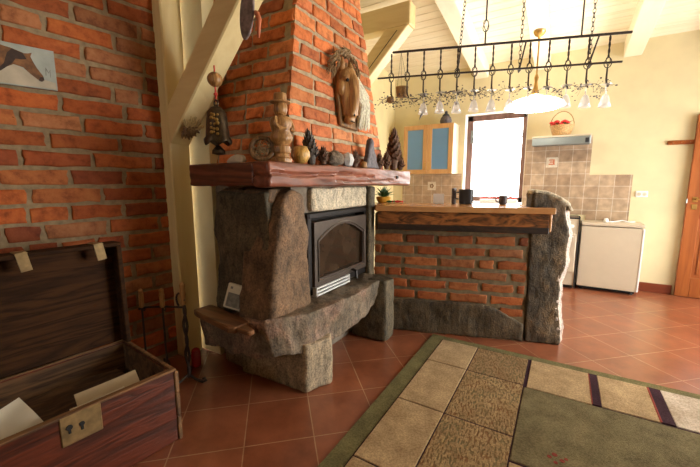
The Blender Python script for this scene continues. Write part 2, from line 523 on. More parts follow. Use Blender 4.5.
MT['bronze'] = simple('dark_bronze', (0.085, 0.062, 0.038), 0.38, 0.8, var=0.4, scale=35, bmp=0.3)
MT['gold'] = simple('gilt_relief', (0.50, 0.34, 0.10), 0.35, 0.9, var=0.3)
MT['fire_glass'] = simple('smoked_fire_glass', (0.040, 0.024, 0.014), 0.12, 0.0, var=0.6, scale=5)
MT['black'] = simple('black_gap', (0.012, 0.011, 0.010), 0.8)
MT['white_enamel'] = simple('white_enamel', (0.60, 0.51, 0.38), 0.3, var=0.02)
MT['white_plastic'] = simple('white_plastic', (0.85, 0.84, 0.82), 0.4, var=0.02)
MT['dark_enamel'] = simple('dark_oven_glass', (0.04, 0.04, 0.045), 0.1, var=0.1)
MT['blue_glass'] = simple('frosted_blue_glass', (0.13, 0.27, 0.46), 0.35, var=0.06, scale=3)
MT['paper'] = simple('paper', (0.74, 0.68, 0.54), 0.8, var=0.05)
MT['paper2'] = simple('old_paper', (0.58, 0.46, 0.29), 0.8, var=0.1)
MT['card_grey'] = simple('grey_print', (0.20, 0.195, 0.17), 0.6, var=0.4, scale=35)
MT['red_glass'] = simple('red_candle_glass', (0.34, 0.012, 0.014), 0.2, var=0.15)
MT['red'] = simple('red_petals', (0.75, 0.045, 0.04), 0.6, var=0.25, scale=60)
MT['red_cord'] = simple('red_cord', (0.60, 0.05, 0.03), 0.7)
MT['green'] = simple('green_leaf', (0.045, 0.13, 0.03), 0.5, var=0.4, scale=50)
MT['yellow_pot'] = simple('yellow_pot', (0.80, 0.45, 0.06), 0.4, var=0.08)
MT['wicker'] = simple('wicker', (0.50, 0.30, 0.12), 0.7, var=0.35, scale=70, bmp=0.5)
MT['wicker_dark'] = simple('dark_wicker', (0.36, 0.21, 0.075), 0.7, var=0.4, scale=70, bmp=0.5)
MT['cone'] = simple('pine_cone', (0.115, 0.055, 0.028), 0.75, var=0.4, scale=60)
MT['cone_grey'] = simple('grey_pine_cone', (0.085, 0.068, 0.055), 0.75, var=0.4, scale=60)
MT['shell'] = simple('pale_shell', (0.66, 0.58, 0.45), 0.6, var=0.12, scale=30, bmp=0.4)
MT['slate_pale'] = simple('grey_purple_slate', (0.26, 0.195, 0.18), 0.6, var=0.45, scale=30, bmp=0.4)
MT['slate'] = simple('slate', (0.10, 0.085, 0.095), 0.6, var=0.4, scale=45, bmp=0.4)
MT['orange_hook'] = simple('terracotta_hook', (0.55, 0.15, 0.06), 0.5)
MT['straw'] = simple('straw', (0.52, 0.36, 0.15), 0.85, var=0.35, scale=60)
MT['hair'] = simple('pale_horsehair', (0.86, 0.76, 0.60), 0.6, var=0.3, scale=60)
MT['hair_dark'] = simple('brown_dry_grass', (0.26, 0.165, 0.075), 0.8, var=0.4, scale=60)
MT['crystal'] = simple('pale_crystal', (0.62, 0.62, 0.60), 0.2, var=0.2, scale=40, bmp=0.4)
MT['fur'] = simple('grey_moss', (0.17, 0.13, 0.09), 0.95, var=0.5, scale=90, bmp=0.8)
MT['frame_brown'] = wood('window_brown_wood', (0.16, 0.085, 0.065), (0.24, 0.13, 0.10), 'Z', 2, 0.4, 0.1)
MT['pot_black'] = simple('black_pot', (0.025, 0.03, 0.04), 0.3)
MT['dark_cloth'] = simple('dark_ornament', (0.03, 0.035, 0.05), 0.7)
MT['fabric_white'] = simple('white_voile', (0.88, 0.88, 0.88), 0.9, var=0.02)
MT['clear'] = glass_pane('clear_glass', (0.97, 0.985, 1.0), 0.04)
MT['pane'] = glass_pane('window_glass', (0.98, 0.99, 1.0), 0.02)
_m, _nt, _P, _N, _L = nmat('wine_glass_glass')
_t = _N.new('ShaderNodeBsdfTransparent'); _g = _N.new('ShaderNodeBsdfGlossy'); _g.inputs['Roughness'].default_value = 0.08
_d = _N.new('ShaderNodeBsdfTranslucent'); _d.inputs['Color'].default_value = (0.95, 0.96, 0.97, 1)
_a1 = _N.new('ShaderNodeMixShader'); _a1.inputs[0].default_value = 0.3; _a2 = _N.new('ShaderNodeMixShader'); _a2.inputs[0].default_value = 0.16
_L.new(_t.outputs[0], _a1.inputs[1]); _L.new(_d.outputs[0], _a1.inputs[2]); _L.new(_a1.outputs[0], _a2.inputs[1]); _L.new(_g.outputs[0], _a2.inputs[2])
_L.new(_a2.outputs[0], _N['Material Output'].inputs['Surface'])
MT['glassware'] = _m
MT['canvas_bg'] = simple('painted_sky', (0.40, 0.42, 0.36), 0.7, var=0.18, scale=14)
MT['canvas_pale'] = simple('painted_ground', (0.52, 0.44, 0.32), 0.7, var=0.15, scale=14)
MT['canvas_edge'] = simple('canvas_edge', (0.20, 0.14, 0.08), 0.8)
MT['paint_brown'] = simple('painted_horse_brown', (0.20, 0.085, 0.028), 0.7, var=0.55, scale=28)
MT['paint_dark'] = simple('painted_horse_dark', (0.045, 0.022, 0.013), 0.7, var=0.3, scale=40)
MT['rug_green'] = carpet_mat('olive_border_pile', (0.165, 0.145, 0.065))
MT['rug_sage'] = carpet_mat('sage_pile', (0.18, 0.148, 0.078))
MT['rug_beige'] = carpet_mat('beige_pile', (0.46, 0.315, 0.17), (0.54, 0.385, 0.215))
MT['rug_pale'] = carpet_mat('pale_pile', (0.56, 0.44, 0.32), (0.66, 0.56, 0.45))  # paler square, partly its pattern, partly side light put into the colour
MT['rug_tan'] = carpet_mat('tan_ribbed_pile', (0.37, 0.24, 0.115), (0.44, 0.30, 0.15), flecks=((0.24, 0.125, 0.055), (0.20, 0.155, 0.075)))
MT['rug_brown'] = carpet_mat('brown_ribbed_pile', (0.32, 0.20, 0.095), (0.37, 0.245, 0.125), flecks=((0.23, 0.13, 0.06), (0.19, 0.145, 0.07)))
MT['rug_line'] = carpet_mat('plum_line_pile', (0.045, 0.020, 0.028))
MT['rug_red'] = carpet_mat('red_motif_pile', (0.26, 0.055, 0.04))
_m, _nt, _P, _N, _L = nmat('lamp_opal_glass')
_P.inputs['Base Color'].default_value = (0.9, 0.88, 0.82, 1)
_P.inputs['Roughness'].default_value = 0.3
_P.inputs['Emission Color'].default_value = (1.0, 0.90, 0.74, 1)
_P.inputs['Emission Strength'].default_value = 14.0
MT['opal'] = _m

# ------------------------------------------------------------------ brick work
def brick_field(mb, fn, U0, U1, V0, V1, course=0.099, joint=0.018, h=0.012, length=0.30, seed=1, keep=None, dark=1.0, shift=0.0, warm=0.0):
    """old hand-made bricks in running bond; fn(u,v,w)->world point, w is out of the wall"""
    r = random.Random(seed)
    bm = mb.bm
    lay = bm.verts.layers.float_color.get('tint') or bm.verts.layers.float_color.new('tint')
    row = 0
    v = V0
    pal = [(0.52, 0.125, 0.026), (0.45, 0.105, 0.023), (0.55, 0.165, 0.045), (0.40, 0.085, 0.020), (0.52, 0.19, 0.07), (0.36, 0.078, 0.022), (0.57, 0.125, 0.024)]
    while v < V1 - 0.02:
        vt = min(v + course - joint, V1)
        u = U0 - r.uniform(0.0, 0.05) - (length * 0.5 if row % 2 else 0.0) + shift
        while u < U1:
            ln = length * r.uniform(0.86, 1.1)
            if r.random() < 0.13: ln *= 0.52
            a, b = max(u, U0), min(u + ln - joint, U1)
            u += ln
            if b - a < 0.03: continue
            if keep and not keep((a + b) / 2, (v + vt) / 2): continue
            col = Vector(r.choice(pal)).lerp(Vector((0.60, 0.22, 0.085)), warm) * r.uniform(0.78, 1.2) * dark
            c4 = (col.x, col.y, col.z, 1)
            tilt = r.uniform(-0.004, 0.004)
            hh = h * r.uniform(0.6, 1.35)
            nu = max(2, int((b - a) / 0.06))
            per = [(a + (b - a) * i / nu, v) for i in range(nu + 1)]
            per += [(b, v + (vt - v) * k / 3) for k in (1, 2)]
            per += [(b - (b - a) * i / nu, vt) for i in range(nu + 1)]
            per += [(a, vt - (vt - v) * k / 3) for k in (1, 2)]
            jit = [(r.uniform(-0.006, 0.006), r.uniform(-0.005, 0.005)) for _ in per]
            cu, cv = (a + b) / 2, (v + vt) / 2
            rings = []
            for w, ins in ((-0.02, 0.0), (hh * 0.62, 0.001), (hh * 0.93, 0.006), (hh, 0.014)):
                ring = []
                for (pu, pv), (ju, jv) in zip(per, jit):
                    du, dv = cu - pu, cv - pv
                    x = pu + ju + math.copysign(min(ins, abs(du)), du) + 0
                    y = pv + jv + math.copysign(min(ins, abs(dv)), dv) + tilt * (pu - cu) / max(ln, .05)
                    vert = bm.verts.new(fn(x, y, w + (r.uniform(-0.0015, 0.0015) if w > 0 else 0)))
                    vert[lay] = c4
                    ring.append(vert)
                rings.append(ring)
            n = len(per)
            for i in range(3):
                for k in range(n):
                    bm.faces.new((rings[i][k], rings[i][(k + 1) % n], rings[i + 1][(k + 1) % n], rings[i + 1][k]))
            cen = bm.verts.new(fn(cu, cv, hh * r.uniform(0.9, 1.15))); cen[lay] = c4
            for k in range(n): bm.faces.new((rings[3][k], rings[3][(k + 1) % n], cen))
        v += course
        row += 1


def add_mortar(mb, fn, U0, U1, V0, V1, depth, mi=1):
    """solid backing slab whose front face is the pointing, w=0"""
    b = bmesh.new()
    nu, nv = max(1, int((U1 - U0) / 0.12)), max(1, int((V1 - V0) / 0.12))
    g = [[b.verts.new(fn(U0 + (U1 - U0) * i / nu, V0 + (V1 - V0) * j / nv, rnd.uniform(-0.002, 0.003))) for j in range(nv + 1)] for i in range(nu + 1)]
    k = [b.verts.new(fn(u, v, -depth)) for u, v in ((U0, V0), (U1, V0), (U1, V1), (U0, V1))]
    for i in range(nu):
        for j in range(nv): b.faces.new((g[i][j], g[i + 1][j], g[i + 1][j + 1], g[i][j + 1]))
    b.faces.new(k[::-1])
    b.faces.new([g[i][0] for i in range(nu, -1, -1)] + [k[0], k[1]])
    b.faces.new([g[i][nv] for i in range(nu + 1)] + [k[2], k[3]])
    b.faces.new([g[0][j] for j in range(nv + 1)] + [k[3], k[0]])
    b.faces.new([g[nu][j] for j in range(nv, -1, -1)] + [k[1], k[2]])
    mb.merge(b, None, mi)


YB = 5.14                                             # back wall
XL = -2.32                                            # left plaster wall


def ceil_z(y): return 2.80 + 0.14 * (YB - y)


# ------------------------------------------------------------------ room shell
m = MB(); m.box((-3.2, -2.6, -0.1), (XR + 0.3, YB + 0.4, 0.0))
obj('floor', m, floor_mat(), kind='structure')

m = MB()
sl = math.atan(0.14)
L_ = (YB + 2.7) / math.cos(sl)
CM = Matrix.Translation((0, YB + 0.05, ceil_z(YB + 0.05))) @ Matrix.Rotation(-sl, 4, 'X') @ Matrix.Rotation(math.pi, 4, 'Z')
k = 0.0
while k < L_:
    m.box((-XR - 0.3, k, 0.0), (3.3, k + 0.116, 0.03), 0.004, CM)
    k += 0.12
m.box((-XR - 0.3, 0, 0.028), (3.3, L_ + 0.1, 0.06), 0, CM)
obj('ceiling', m, MT['plank'], kind='structure')

# left brick wall, a little out of square with the rest of the room
WA = R(6.2)
w_o = Vector((-2.335, 1.40, 0)); w_d = Vector((-math.sin(WA), -math.cos(WA), 0)); w_n = Vector((math.cos(WA), -math.sin(WA), 0))


def wall_left_fn(u, v, w): return w_o + w_d * u + Vector((0, 0, v)) + w_n * w


m = MB()
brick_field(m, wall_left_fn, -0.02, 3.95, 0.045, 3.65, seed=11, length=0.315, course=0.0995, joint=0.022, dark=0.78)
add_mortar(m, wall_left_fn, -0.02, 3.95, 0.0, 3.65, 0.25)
obj('wall_left', m, [MT['brick'], MT['mortar']], smooth=True, angle=50, kind='structure')

m = MB(); m.box((XL - 0.25, 1.56, 0), (XL, YB + 0.3, 3.5))
m.box((XL, 1.565, 0), (-2.06, 1.66, 3.4))
obj('wall_kitchen', m, MT['plaster_side'], kind='structure')

WX0, WX1, WZ0, WZ1 = -1.245, -0.46, 0.95, 2.185
m = MB()
m.box((XL - 0.25, YB, 0), (WX0, YB + 0.3, 3.2)); m.box((WX1, YB, 0), (XR + 0.25, YB + 0.3, 3.2))
m.box((WX0, YB, 0), (WX1, YB + 0.3, WZ0)); m.box((WX0, YB, WZ1), (WX1, YB + 0.3, 3.2))
obj('wall_back', m, MT['plaster'], kind='structure')
m = MB()                                              # right wall with the terrace door opening
m.box((XR, -2.6, 0), (XR + 0.1, 2.25, 4.0)); m.box((XR, 4.95, 0), (XR + 0.1, YB + 0.3, 4.0)); m.box((XR, 2.25, 2.2), (XR + 0.1, 4.95, 4.0))
m.box((XR, 2.25, 0), (XR + 0.1, 4.95, 0.1))
obj('wall_right', m, MT['plaster'], kind='structure')
F0, F1, G0, G1 = -2.2, -1.7, 1.55, 2.3
m = MB(); m.box((-3.2, -2.6, 0), (F0, -2.5, 4.2)); m.box((F1, -2.6, 0), (XR + 0.1, -2.5, 4.2)); m.box((F0, -2.6, 0), (F1, -2.5, G0)); m.box((F0, -2.6, G1), (F1, -2.5, 4.2))
obj('wall_front', m, MT['plaster'], kind='structure')

# window in the back wall
wn = thing('window_1', None, None, (WX0, YB, WZ0), kind='structure')
m = MB()
m.box((WX0, YB - 0.002, WZ0 - 0.001), (WX0 + 0.006, YB + 0.14, WZ1)); m.box((WX1 - 0.006, YB, WZ0), (WX1, YB + 0.14, WZ1)); m.box((WX0, YB, WZ1 - 0.006), (WX1, YB + 0.14, WZ1))
obj('window_reveal', m, MT['white_wall'], wn)
m = MB()
fx0, fx1, fz0, fz1, fy = WX0 + 0.007, WX1 - 0.007, WZ0 + 0.03, WZ1 - 0.007, YB + 0.14
for lo, hi in (((fx0, fz0), (fx0 + 0.075, fz1)), ((fx1 - 0.06, fz0), (fx1, fz1)), ((fx0, fz1 - 0.075), (fx1, fz1)), ((fx0, fz0), (fx1, fz0 + 0.07))):
    m.box((lo[0], fy, lo[1]), (hi[0], fy + 0.07, hi[1]), 0.006)
obj('window_frame', m, MT['frame_brown'], wn)
m = MB()
m.box((fx0 + 0.07, fy + 0.02, 1.855), (fx1 - 0.055, fy + 0.045, 1.875), 0.003); m.box((-0.85, fy + 0.02, fz0 + 0.06), (-0.835, fy + 0.045, 1.86), 0.003)
obj('glazing_bar', m, MT['white_plastic'], wn)
m = MB(); m.box((fx0 + 0.06, fy + 0.03, fz0 + 0.06), (fx1 - 0.05, fy + 0.034, fz1 - 0.06))
obj('window_pane', m, MT['pane'], wn)
m = MB(); m.box((WX0 + 0.005, YB - 0.03, WZ0 - 0.02), (WX1 - 0.005, YB + 0.14, WZ0 + 0.02), 0.006)
obj('window_sill', m, MT['white_wall'], wn)
m = MB(); m.box((fx0 + 0.05, fy - 0.012, 1.80), (fx0 + 0.09, fy, 1.98), 0.004); m.tube([(fx0 + 0.07, fy - 0.012, 1.9), (fx0 + 0.07, fy - 0.05, 1.9), (fx0 + 0.10, fy - 0.05, 1.86)], 0.009, 8)
obj('window_handle', m, MT['hood_steel'], wn)

m = MB(); m.box((0.66, YB - 0.016, 0), (1.12, YB, 0.105), 0.004)
obj('baseboard_back', m, MT['skirting'], kind='structure')

# terrace opening frame and an added rear window for fill light, both outside the picture
wn2 = thing('window_2', None, None, (XR, 2.25, 0.1), kind='structure')
m = MB()
for y in (2.25, 3.57, 4.89): m.box((XR + 0.02, y, 0.1), (XR + 0.08, y + 0.06, 2.2), 0.005)
m.box((XR + 0.02, 2.25, 2.14), (XR + 0.08, 4.95, 2.2)); m.box((XR + 0.02, 2.25, 0.1), (XR + 0.08, 4.95, 0.16))
obj('window_frame', m, MT['frame_brown'], wn2)
m = MB(); m.box((XR + 0.045, 2.3, 0.15), (XR + 0.049, 4.9, 2.15)); obj('window_pane', m, MT['pane'], wn2)

wn3 = thing('fill_window', None, None, (F0, -2.55, G0), kind='structure')  # unseen window added to light the chimney's left face
m = MB()
for x in (F0, (F0 + F1) / 2 - 0.03, F1 - 0.06): m.box((x, -2.58, G0), (x + 0.06, -2.52, G1), 0.005)
m.box((F0, -2.58, G1 - 0.06), (F1, -2.52, G1)); m.box((F0, -2.58, G0), (F1, -2.52, G0 + 0.06))
obj('window_frame', m, MT['frame_brown'], wn3)  # frame of the added, unseen fill window
m = MB(); m.box((F0 + 0.05, -2.552, G0 + 0.05), (F1 - 0.05, -2.548, G1 - 0.05)); obj('window_pane', m, MT['pane'], wn3)  # pane of the added, unseen fill window

# timber frame: post with brace, purlin with brace, rafters
def brace_poly(x0, z0, t, x1):
    k = t * math.sqrt(2)
    return [(x0, z0), (x1, z0 + (x1 - x0)), (x1 - k, z0 + (x1 - x0)), (x0, z0 + k)]


tr = thing('trim_1', None, None, (-2.30, 1.47, 0), kind='structure')
m = MB(); m.box((-2.335, 1.40, 0), (-2.24, 1.545, 3.22), 0.008)
obj('post', m, MT['cream_wood_z'], tr)
m = MB(); m.prism(brace_poly(-2.24, 1.50, 0.17, -0.93), (0, 1.40, 0), (1, 0, 0), (0, 0, 1), (0, 1, 0), 0.145, 0.008)
obj('brace', m, MT['cream_wood_x'], tr)
m = MB(); m.box((-2.335, 1.40, 2.81), (-0.75, 1.545, 3.02), 0.008)
obj('purlin', m, MT['cream_wood_x'], tr)
tr = thing('trim_2', None, None, (-2.28, 3.37, 0), kind='structure')
m = MB(); m.box((-2.319, 3.30, 0), (-2.24, 3.44, 2.73), 0.008)
obj('post', m, MT['cream_wood_z'], tr)
m = MB(); m.prism(brace_poly(-2.24, 1.85, 0.17, -1.365), (0, 3.30, 0), (1, 0, 0), (0, 0, 1), (0, 1, 0), 0.14, 0.008)
br2 = obj('brace', m, MT['cream_wood_x'], tr)
m = MB(); m.prism([(-1.95, 2.23), (-1.945, 2.225), (-1.475, 2.695), (-1.485, 2.695)], (0, 3.2985, 0), (1, 0, 0), (0, 0, 1), (0, 1, 0), 0.004); obj('crack', m, MT['black'], br2)
m = MB(); m.box((-2.319, 3.30, 2.728), (-1.35, 3.44, 2.935), 0.008)
obj('purlin', m, MT['cream_wood_x'], tr)
for i, x in enumerate((-1.13, -0.42, 0.455, 1.25)):
    m = MB()
    RM = Matrix.Translation((x, YB, ceil_z(YB))) @ Matrix.Rotation(-sl, 4, 'X') @ Matrix.Rotation(math.pi, 4, 'Z')
    m.box((-0.165, 0.0, -0.175), (0.0, 7.6, -0.001), 0.006, RM)
    obj('trim_%d' % (3 + i), m, MT['cream_wood_y'], kind='structure')


# ------------------------------------------------------------------ fireplace
fp = thing('fireplace', 'corner fireplace of rough granite blocks under a tapering red brick chimney', 'fireplace', (-1.6, 1.9, 0))


def ch(u, v):                                         # corner positions of the tapering hood at height v
    return (-1.43 - 0.08 * (v - 1.36), 1.62 + 0.215 * (v - 1.36), 2.925 - 0.20 * (v - 1.36))


def ch_front(u, v, w):                                # u 0..1.305 along the right-hand face
    x, y0, y1 = ch(0, v)
    return Vector((x + w, y0 + (y1 - y0) * u / 1.305, v))


def ch_side(u, v, w):                                 # u 0..0.9 from the corner towards the post
    x, y0, y1 = ch(0, v)
    return Vector((x - u, y0 - w, v))


m = MB()
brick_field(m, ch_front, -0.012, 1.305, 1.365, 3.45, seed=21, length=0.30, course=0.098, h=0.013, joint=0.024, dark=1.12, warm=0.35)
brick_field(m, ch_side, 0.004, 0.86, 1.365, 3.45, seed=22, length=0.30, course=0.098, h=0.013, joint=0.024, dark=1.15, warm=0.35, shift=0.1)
b = bmesh.new()
vs = []
for v in (1.36, 3.45):
    x, y0, y1 = ch(0, v)
    vs.append([b.verts.new(c) for c in ((x, y0, v), (x, y1, v), (XL + 0.005, y1, v), (XL + 0.005, y0, v))])
b.faces.new(vs[0]); b.faces.new(vs[1][::-1])
for i in range(4): b.faces.new((vs[0][i], vs[0][(i + 1) % 4], vs[1][(i + 1) % 4], vs[1][i]))
m.merge(b, None, 1)
obj('chimney_breast', m, [MT['brick'], MT['mortar_chimney']], fp, smooth=True, angle=50)

m = MB(); m.box((-2.31, 1.60, 0.0), (-1.47, 2.575, 1.225)); m.box((-1.47, 2.50, 0.0), (-1.39, 2.575, 1.225)); m.box((-1.47, 1.6, 1.06), (-1.385, 2.5, 1.225)); m.box((-1.47, 1.6, 0.0), (-1.45, 2.5, 0.55))
obj('stone_core', m, MT['mortar_grey'], fp)
# granite blocks
m = MB(); m.prism([(-1.845, 0.30), (-1.40, 0.30), (-1.38, 0.8), (-1.40, 1.20), (-1.82, 1.20), (-1.86, 0.95), (-1.83, 0.7), (-1.87, 0.5)], (0, 1.41, 0), (1, 0, 0), (0, 0, 1), (0, 1, 0), 0.22, 0.01)
obj('stone_block', rockify(m, 0.014, 0.012, 7, 1), MT['gran_dark'], fp, smooth=True, label='dark granite slab facing the post')
m = MB(); m.prism([(1.34, 0.44), (1.71, 0.44), (1.715, 0.62), (1.69, 0.80), (1.71, 0.95), (1.67, 1.08), (1.66, 1.19), (1.56, 1.215), (1.49, 1.19), (1.44, 1.06), (1.41, 0.9), (1.37, 0.70)], (-1.60, 0, 0), (0, 1, 0), (0, 0, 1), (1, 0, 0), 0.275, 0.02)
obj('stone_block', rockify(m, 0.014, 0.013, 6, 2), MT['gran_brown'], fp, smooth=True, label='brown pink granite boulder at the corner')
m = MB(); m.box((-1.60, 1.435, 1.13), (-1.40, 1.68, 1.215), 0.01); m.box((-1.80, 1.425, 1.155), (-1.62, 1.6, 1.217), 0.01)
obj('stone_block', rockify(m, 0.013, 0.008, 9, 7), MT['gran_brown'], fp, smooth=True, label='row of small stones under the mantel beam')
m = MB(); m.box((-1.5, 1.76, 1.065), (-1.345, 2.485, 1.218), 0.012)
obj('stone_block', rockify(m, 0.012, 0.008, 9, 3), MT['gran_pale'], fp, smooth=True, label='pale lintel stone above the fire door')
m = MB(); m.box((-1.50, 2.492, 0.45), (-1.325, 2.59, 1.218), 0.012)
obj('stone_block', rockify(m, 0.012, 0.007, 8, 4), MT['gran_dark'], fp, smooth=True, label='narrow dark stone beside the fire door')

# hearth slab, seen as one long split boulder, and what carries it
m = MB()
plan = [(-2.0, 1.40), (-1.95, 1.335), (-1.55, 1.315), (-1.36, 1.315), (-1.29, 1.40), (-1.225, 1.54), (-1.17, 1.78), (-1.155, 2.18), (-1.175, 2.42), (-1.30, 2.48), (-1.48, 2.48), (-1.48, 1.62), (-1.90, 1.56)]
b = bmesh.new()
def slab_top(x, y): return 0.495 - max(0, (-1.45 - x)) * 0.16
def slab_bot(x, y): return 0.225 - (0.035 if x < -1.5 and y < 1.5 else 0) + max(0, y - 2.0) * 0.22 + max(0, 1.6 - y) * 0.22 * max(0, 1 - abs(x + 1.3) / 0.25)
t = [b.verts.new((x, y, slab_top(x, y))) for x, y in plan]
bo = [b.verts.new((x + 0.035 * (1 if x > -1.5 and y < 1.5 else 0) - 0.03 * (1 if y > 1.6 and x > -1.25 else 0), y + (0.03 if y < 1.5 else 0), slab_bot(x, y))) for x, y in plan]
b.faces.new(t); b.faces.new(bo[::-1])
for i in range(len(plan)): b.faces.new((t[i], bo[i], bo[(i + 1) % len(plan)], t[(i + 1) % len(plan)]))
m.merge(b)
obj('hearth_slab', rockify(m, 0.013, 0.016, 5.5, 5), MT['gran_slab'], fp, smooth=True, label='long rough granite hearth shelf')
m = MB(); m.prism([(-1.74, 1.47), (-1.56, 1.495), (-1.215, 1.507), (-1.155, 1.68), (-1.2, 1.75), (-1.74, 1.75)], (0, 0, 0), (1, 0, 0), (0, 1, 0), (0, 0, 1), 0.31, 0.008)
obj('support_stone', rockify(m, 0.012, 0.008, 7, 6, 0.4), MT['gran_support'], fp, smooth=True)
m = MB(); m.prism([(-1.42, 2.36), (-1.25, 2.345), (-1.115, 2.37), (-1.10, 2.50), (-1.20, 2.545), (-1.42, 2.56)], (0, 0, 0), (1, 0, 0), (0, 1, 0), (0, 0, 1), 0.495, 0.008)
obj('support_stone', rockify(m, 0.012, 0.009, 7, 8, 0.4), MT['gran_dark'], fp, smooth=True)
m = MB(); m.box((-1.95, 1.50, 0), (-1.62, 1.7, 0.14), 0.03)
obj('support_stone', rockify(m, 0.014, 0.012, 8, 9, 0.3), MT['gran_support'], fp, smooth=True)

# mantel beams
def beam(lo, hi, seed, along):
    mb = MB(); mb.box(lo, hi, 0.008)
    return rockify(mb, 0.0085, 0.0055, 16, seed, 0.25, (0.22, 1, 1.5) if along == 0 else (1, 0.22, 1.5), 0.1)


mb_ = beam((-1.39, 1.302, 1.226), (-1.264, 3.19, 1.358), 31, 1)
bm_ = mb_
for v in bm_.verts:                                   # long drying crack along the face
    c = 1.300 + 0.007 * math.sin(v.co.y * 7)
    if v.co.x > -1.30 and abs(v.co.z - c) < 0.0075 and 1.32 < v.co.y < 2.45: v.co.x -= 0.024
    elif v.co.x > -1.30 and abs(v.co.z - 1.262 - 0.006 * math.sin(v.co.y * 5)) < 0.005 and 1.9 < v.co.y < 2.8: v.co.x -= 0.012
    if v.co.y < 1.32 and abs(v.co.z - 1.285) < 0.006: v.co.y += 0.012
front_beam = obj('mantel_beam', bm_, MT['mantel'], fp, smooth=True, label='long reddish front beam split along its face')
m = MB(); m.box((-1.2665, 2.86, 1.283), (-1.2575, 2.90, 1.308), 0.003)
obj('knot', m, MT['black'], front_beam)
obj('mantel_beam', beam((-1.93, 1.31, 1.232), (-1.385, 1.45, 1.357), 32, 0), MT['mantel_x'], fp, smooth=True, label='short dark side beam reaching the post')
m = MB(); m.box((-1.93, 1.45, 1.335), (-1.39, 1.70, 1.358)); m.box((-1.98, 1.60, 1.335), (-1.39, 3.18, 1.358)); m.box((-2.0, 2.6, 1.24), (-1.39, 3.18, 1.335))
obj('mantel_board', m, MT['mantel'], fp)

# fire insert
IY0, IY1, IZ0, IZ1, IX = 1.735, 2.484, 0.535, 1.055, -1.36
ins = None
m = MB()
m.box((IX - 0.10, IY0, IZ0), (IX - 0.085, IY1, IZ1)); 
m.box((IX - 0.10, IY0 - 0.012, IZ0 - 0.02), (IX, IY0 + 0.03, IZ1), 0.004); m.box((IX - 0.10, IY1 - 0.025, IZ0), (IX, IY1, IZ1), 0.004)
m.box((IX - 0.10, IY0, IZ1 - 0.035), (IX + 0.004, IY1, IZ1), 0.004); m.box((IX - 0.10, IY0, IZ0 - 0.02), (IX, IY1, IZ0 + 0.03), 0.004)
ins = obj('fire_insert', m, MT['iron'], fp, label='dark cast iron stove insert')
m = MB()
dy0, dy1, dz0, dz1 = IY0 + 0.035, IY1 - 0.03, IZ0 + 0.035, IZ1 - 0.055
def arch(y0, y1, z0, zs, rise, n=14):
    pts = [(y0, z0), (y1, z0)]
    for i in range(n + 1):
        a = i / n
        pts.append((y1 + (y0 - y1) * a, zs + rise * math.sin(math.pi * a)))
    return pts
outer = arch(dy0, dy1, dz0, dz1 - 0.004, 0.004)
inner = arch(dy0 + 0.05, dy1 - 0.05, dz0 + 0.05, dz1 - 0.135, 0.095)
b = bmesh.new()
def ring(poly, x): return [b.verts.new((x, y, z)) for y, z in poly]
o0, o1, i1, i0 = ring(outer, IX - 0.03), ring(outer, IX + 0.018), ring(inner, IX + 0.018), ring(inner, IX - 0.03)
n_ = len(outer)
for A, B in ((o0, o1), (o1, i1), (i1, i0)):
    for i in range(n_): b.faces.new((A[i], A[(i + 1) % n_], B[(i + 1) % n_], B[i]))
m.merge(b)
door_ = obj('fire_door', m, MT['iron_brown'], fp, label='arched iron fire door')
m = MB()
pts = [(IX + 0.022, y, z) for y, z in arch(dy0 + 0.035, dy1 - 0.035, dz0 + 0.035, dz1 - 0.122, 0.097)]
m.tube(pts + [pts[0], pts[1]], 0.006, 6)
obj('door_moulding', m, MT['iron_brown'], door_)
m = MB(); m.prism(arch(dy0 + 0.048, dy1 - 0.048, dz0 + 0.048, dz1 - 0.137, 0.097), (IX - 0.02, 0, 0), (0, 1, 0), (0, 0, 1), (1, 0, 0), 0.008)
obj('door_glass', m, MT['fire_glass'], door_, label='smoky brown fire glass')
m = MB()
for k in range(3): m.box((IX + 0.012, IY0 + 0.035, IZ0 - 0.024 + k * 0.021), (IX + 0.036 - k * 0.004, IY0 + 0.44, IZ0 - 0.013 + k * 0.021), 0.002)
m.box((IX - 0.01, IY0 + 0.03, IZ0 - 0.028), (IX + 0.034, IY0 + 0.036, IZ0 + 0.035)); m.box((IX - 0.01, IY0 + 0.44, IZ0 - 0.028), (IX + 0.034, IY0 + 0.446, IZ0 + 0.035))
obj('air_grille', m, MT['steel'], ins, label='bright steel air slots')
m = MB(); m.tube([(IX + 0.02, IY0 + 0.50, IZ0 + 0.06), (IX + 0.055, IY0 + 0.50, IZ0 + 0.05), (IX + 0.06, IY0 + 0.50, IZ0 - 0.005)], 0.012, 8)
obj('door_handle', m, MT['iron'], door_)

# ------------------------------------------------------------------ bar counter
CA = R(72.2)
cd = Vector((math.sin(CA), math.cos(CA), 0)); cn = Vector((-cd.y, cd.x, 0))   # along the bar, and away from the camera
cP = Vector((-1.19, 2.62, 0))


def cw(s, n, z): return cP + cd * s + cn * n + Vector((0, 0, z))


def barbox(mb, s0, s1, n0, n1, z0, z1, bev=0.0, mi=0):
    Mx = Matrix(((cd.x, cn.x, 0, cP.x), (cd.y, cn.y, 0, cP.y), (0, 0, 1, 0), (0, 0, 0, 1)))
    return mb.box((s0, n0, z0), (s1, n1, z1), bev, Mx, mi)


bar = thing('bar_counter', 'low red brick bar wall with granite plinth and upright granite end slab', 'bar counter', tuple(cw(0.5, 0.1, 0)))


def bar_fn(u, v, w): return cw(u, 0.012 - w, v)


def plinth_top(u): return 0.285 - 0.13 * max(0.0, (u - 0.72) / 0.32) ** 1.5 - 0.05 * max(0, 0.25 - u)


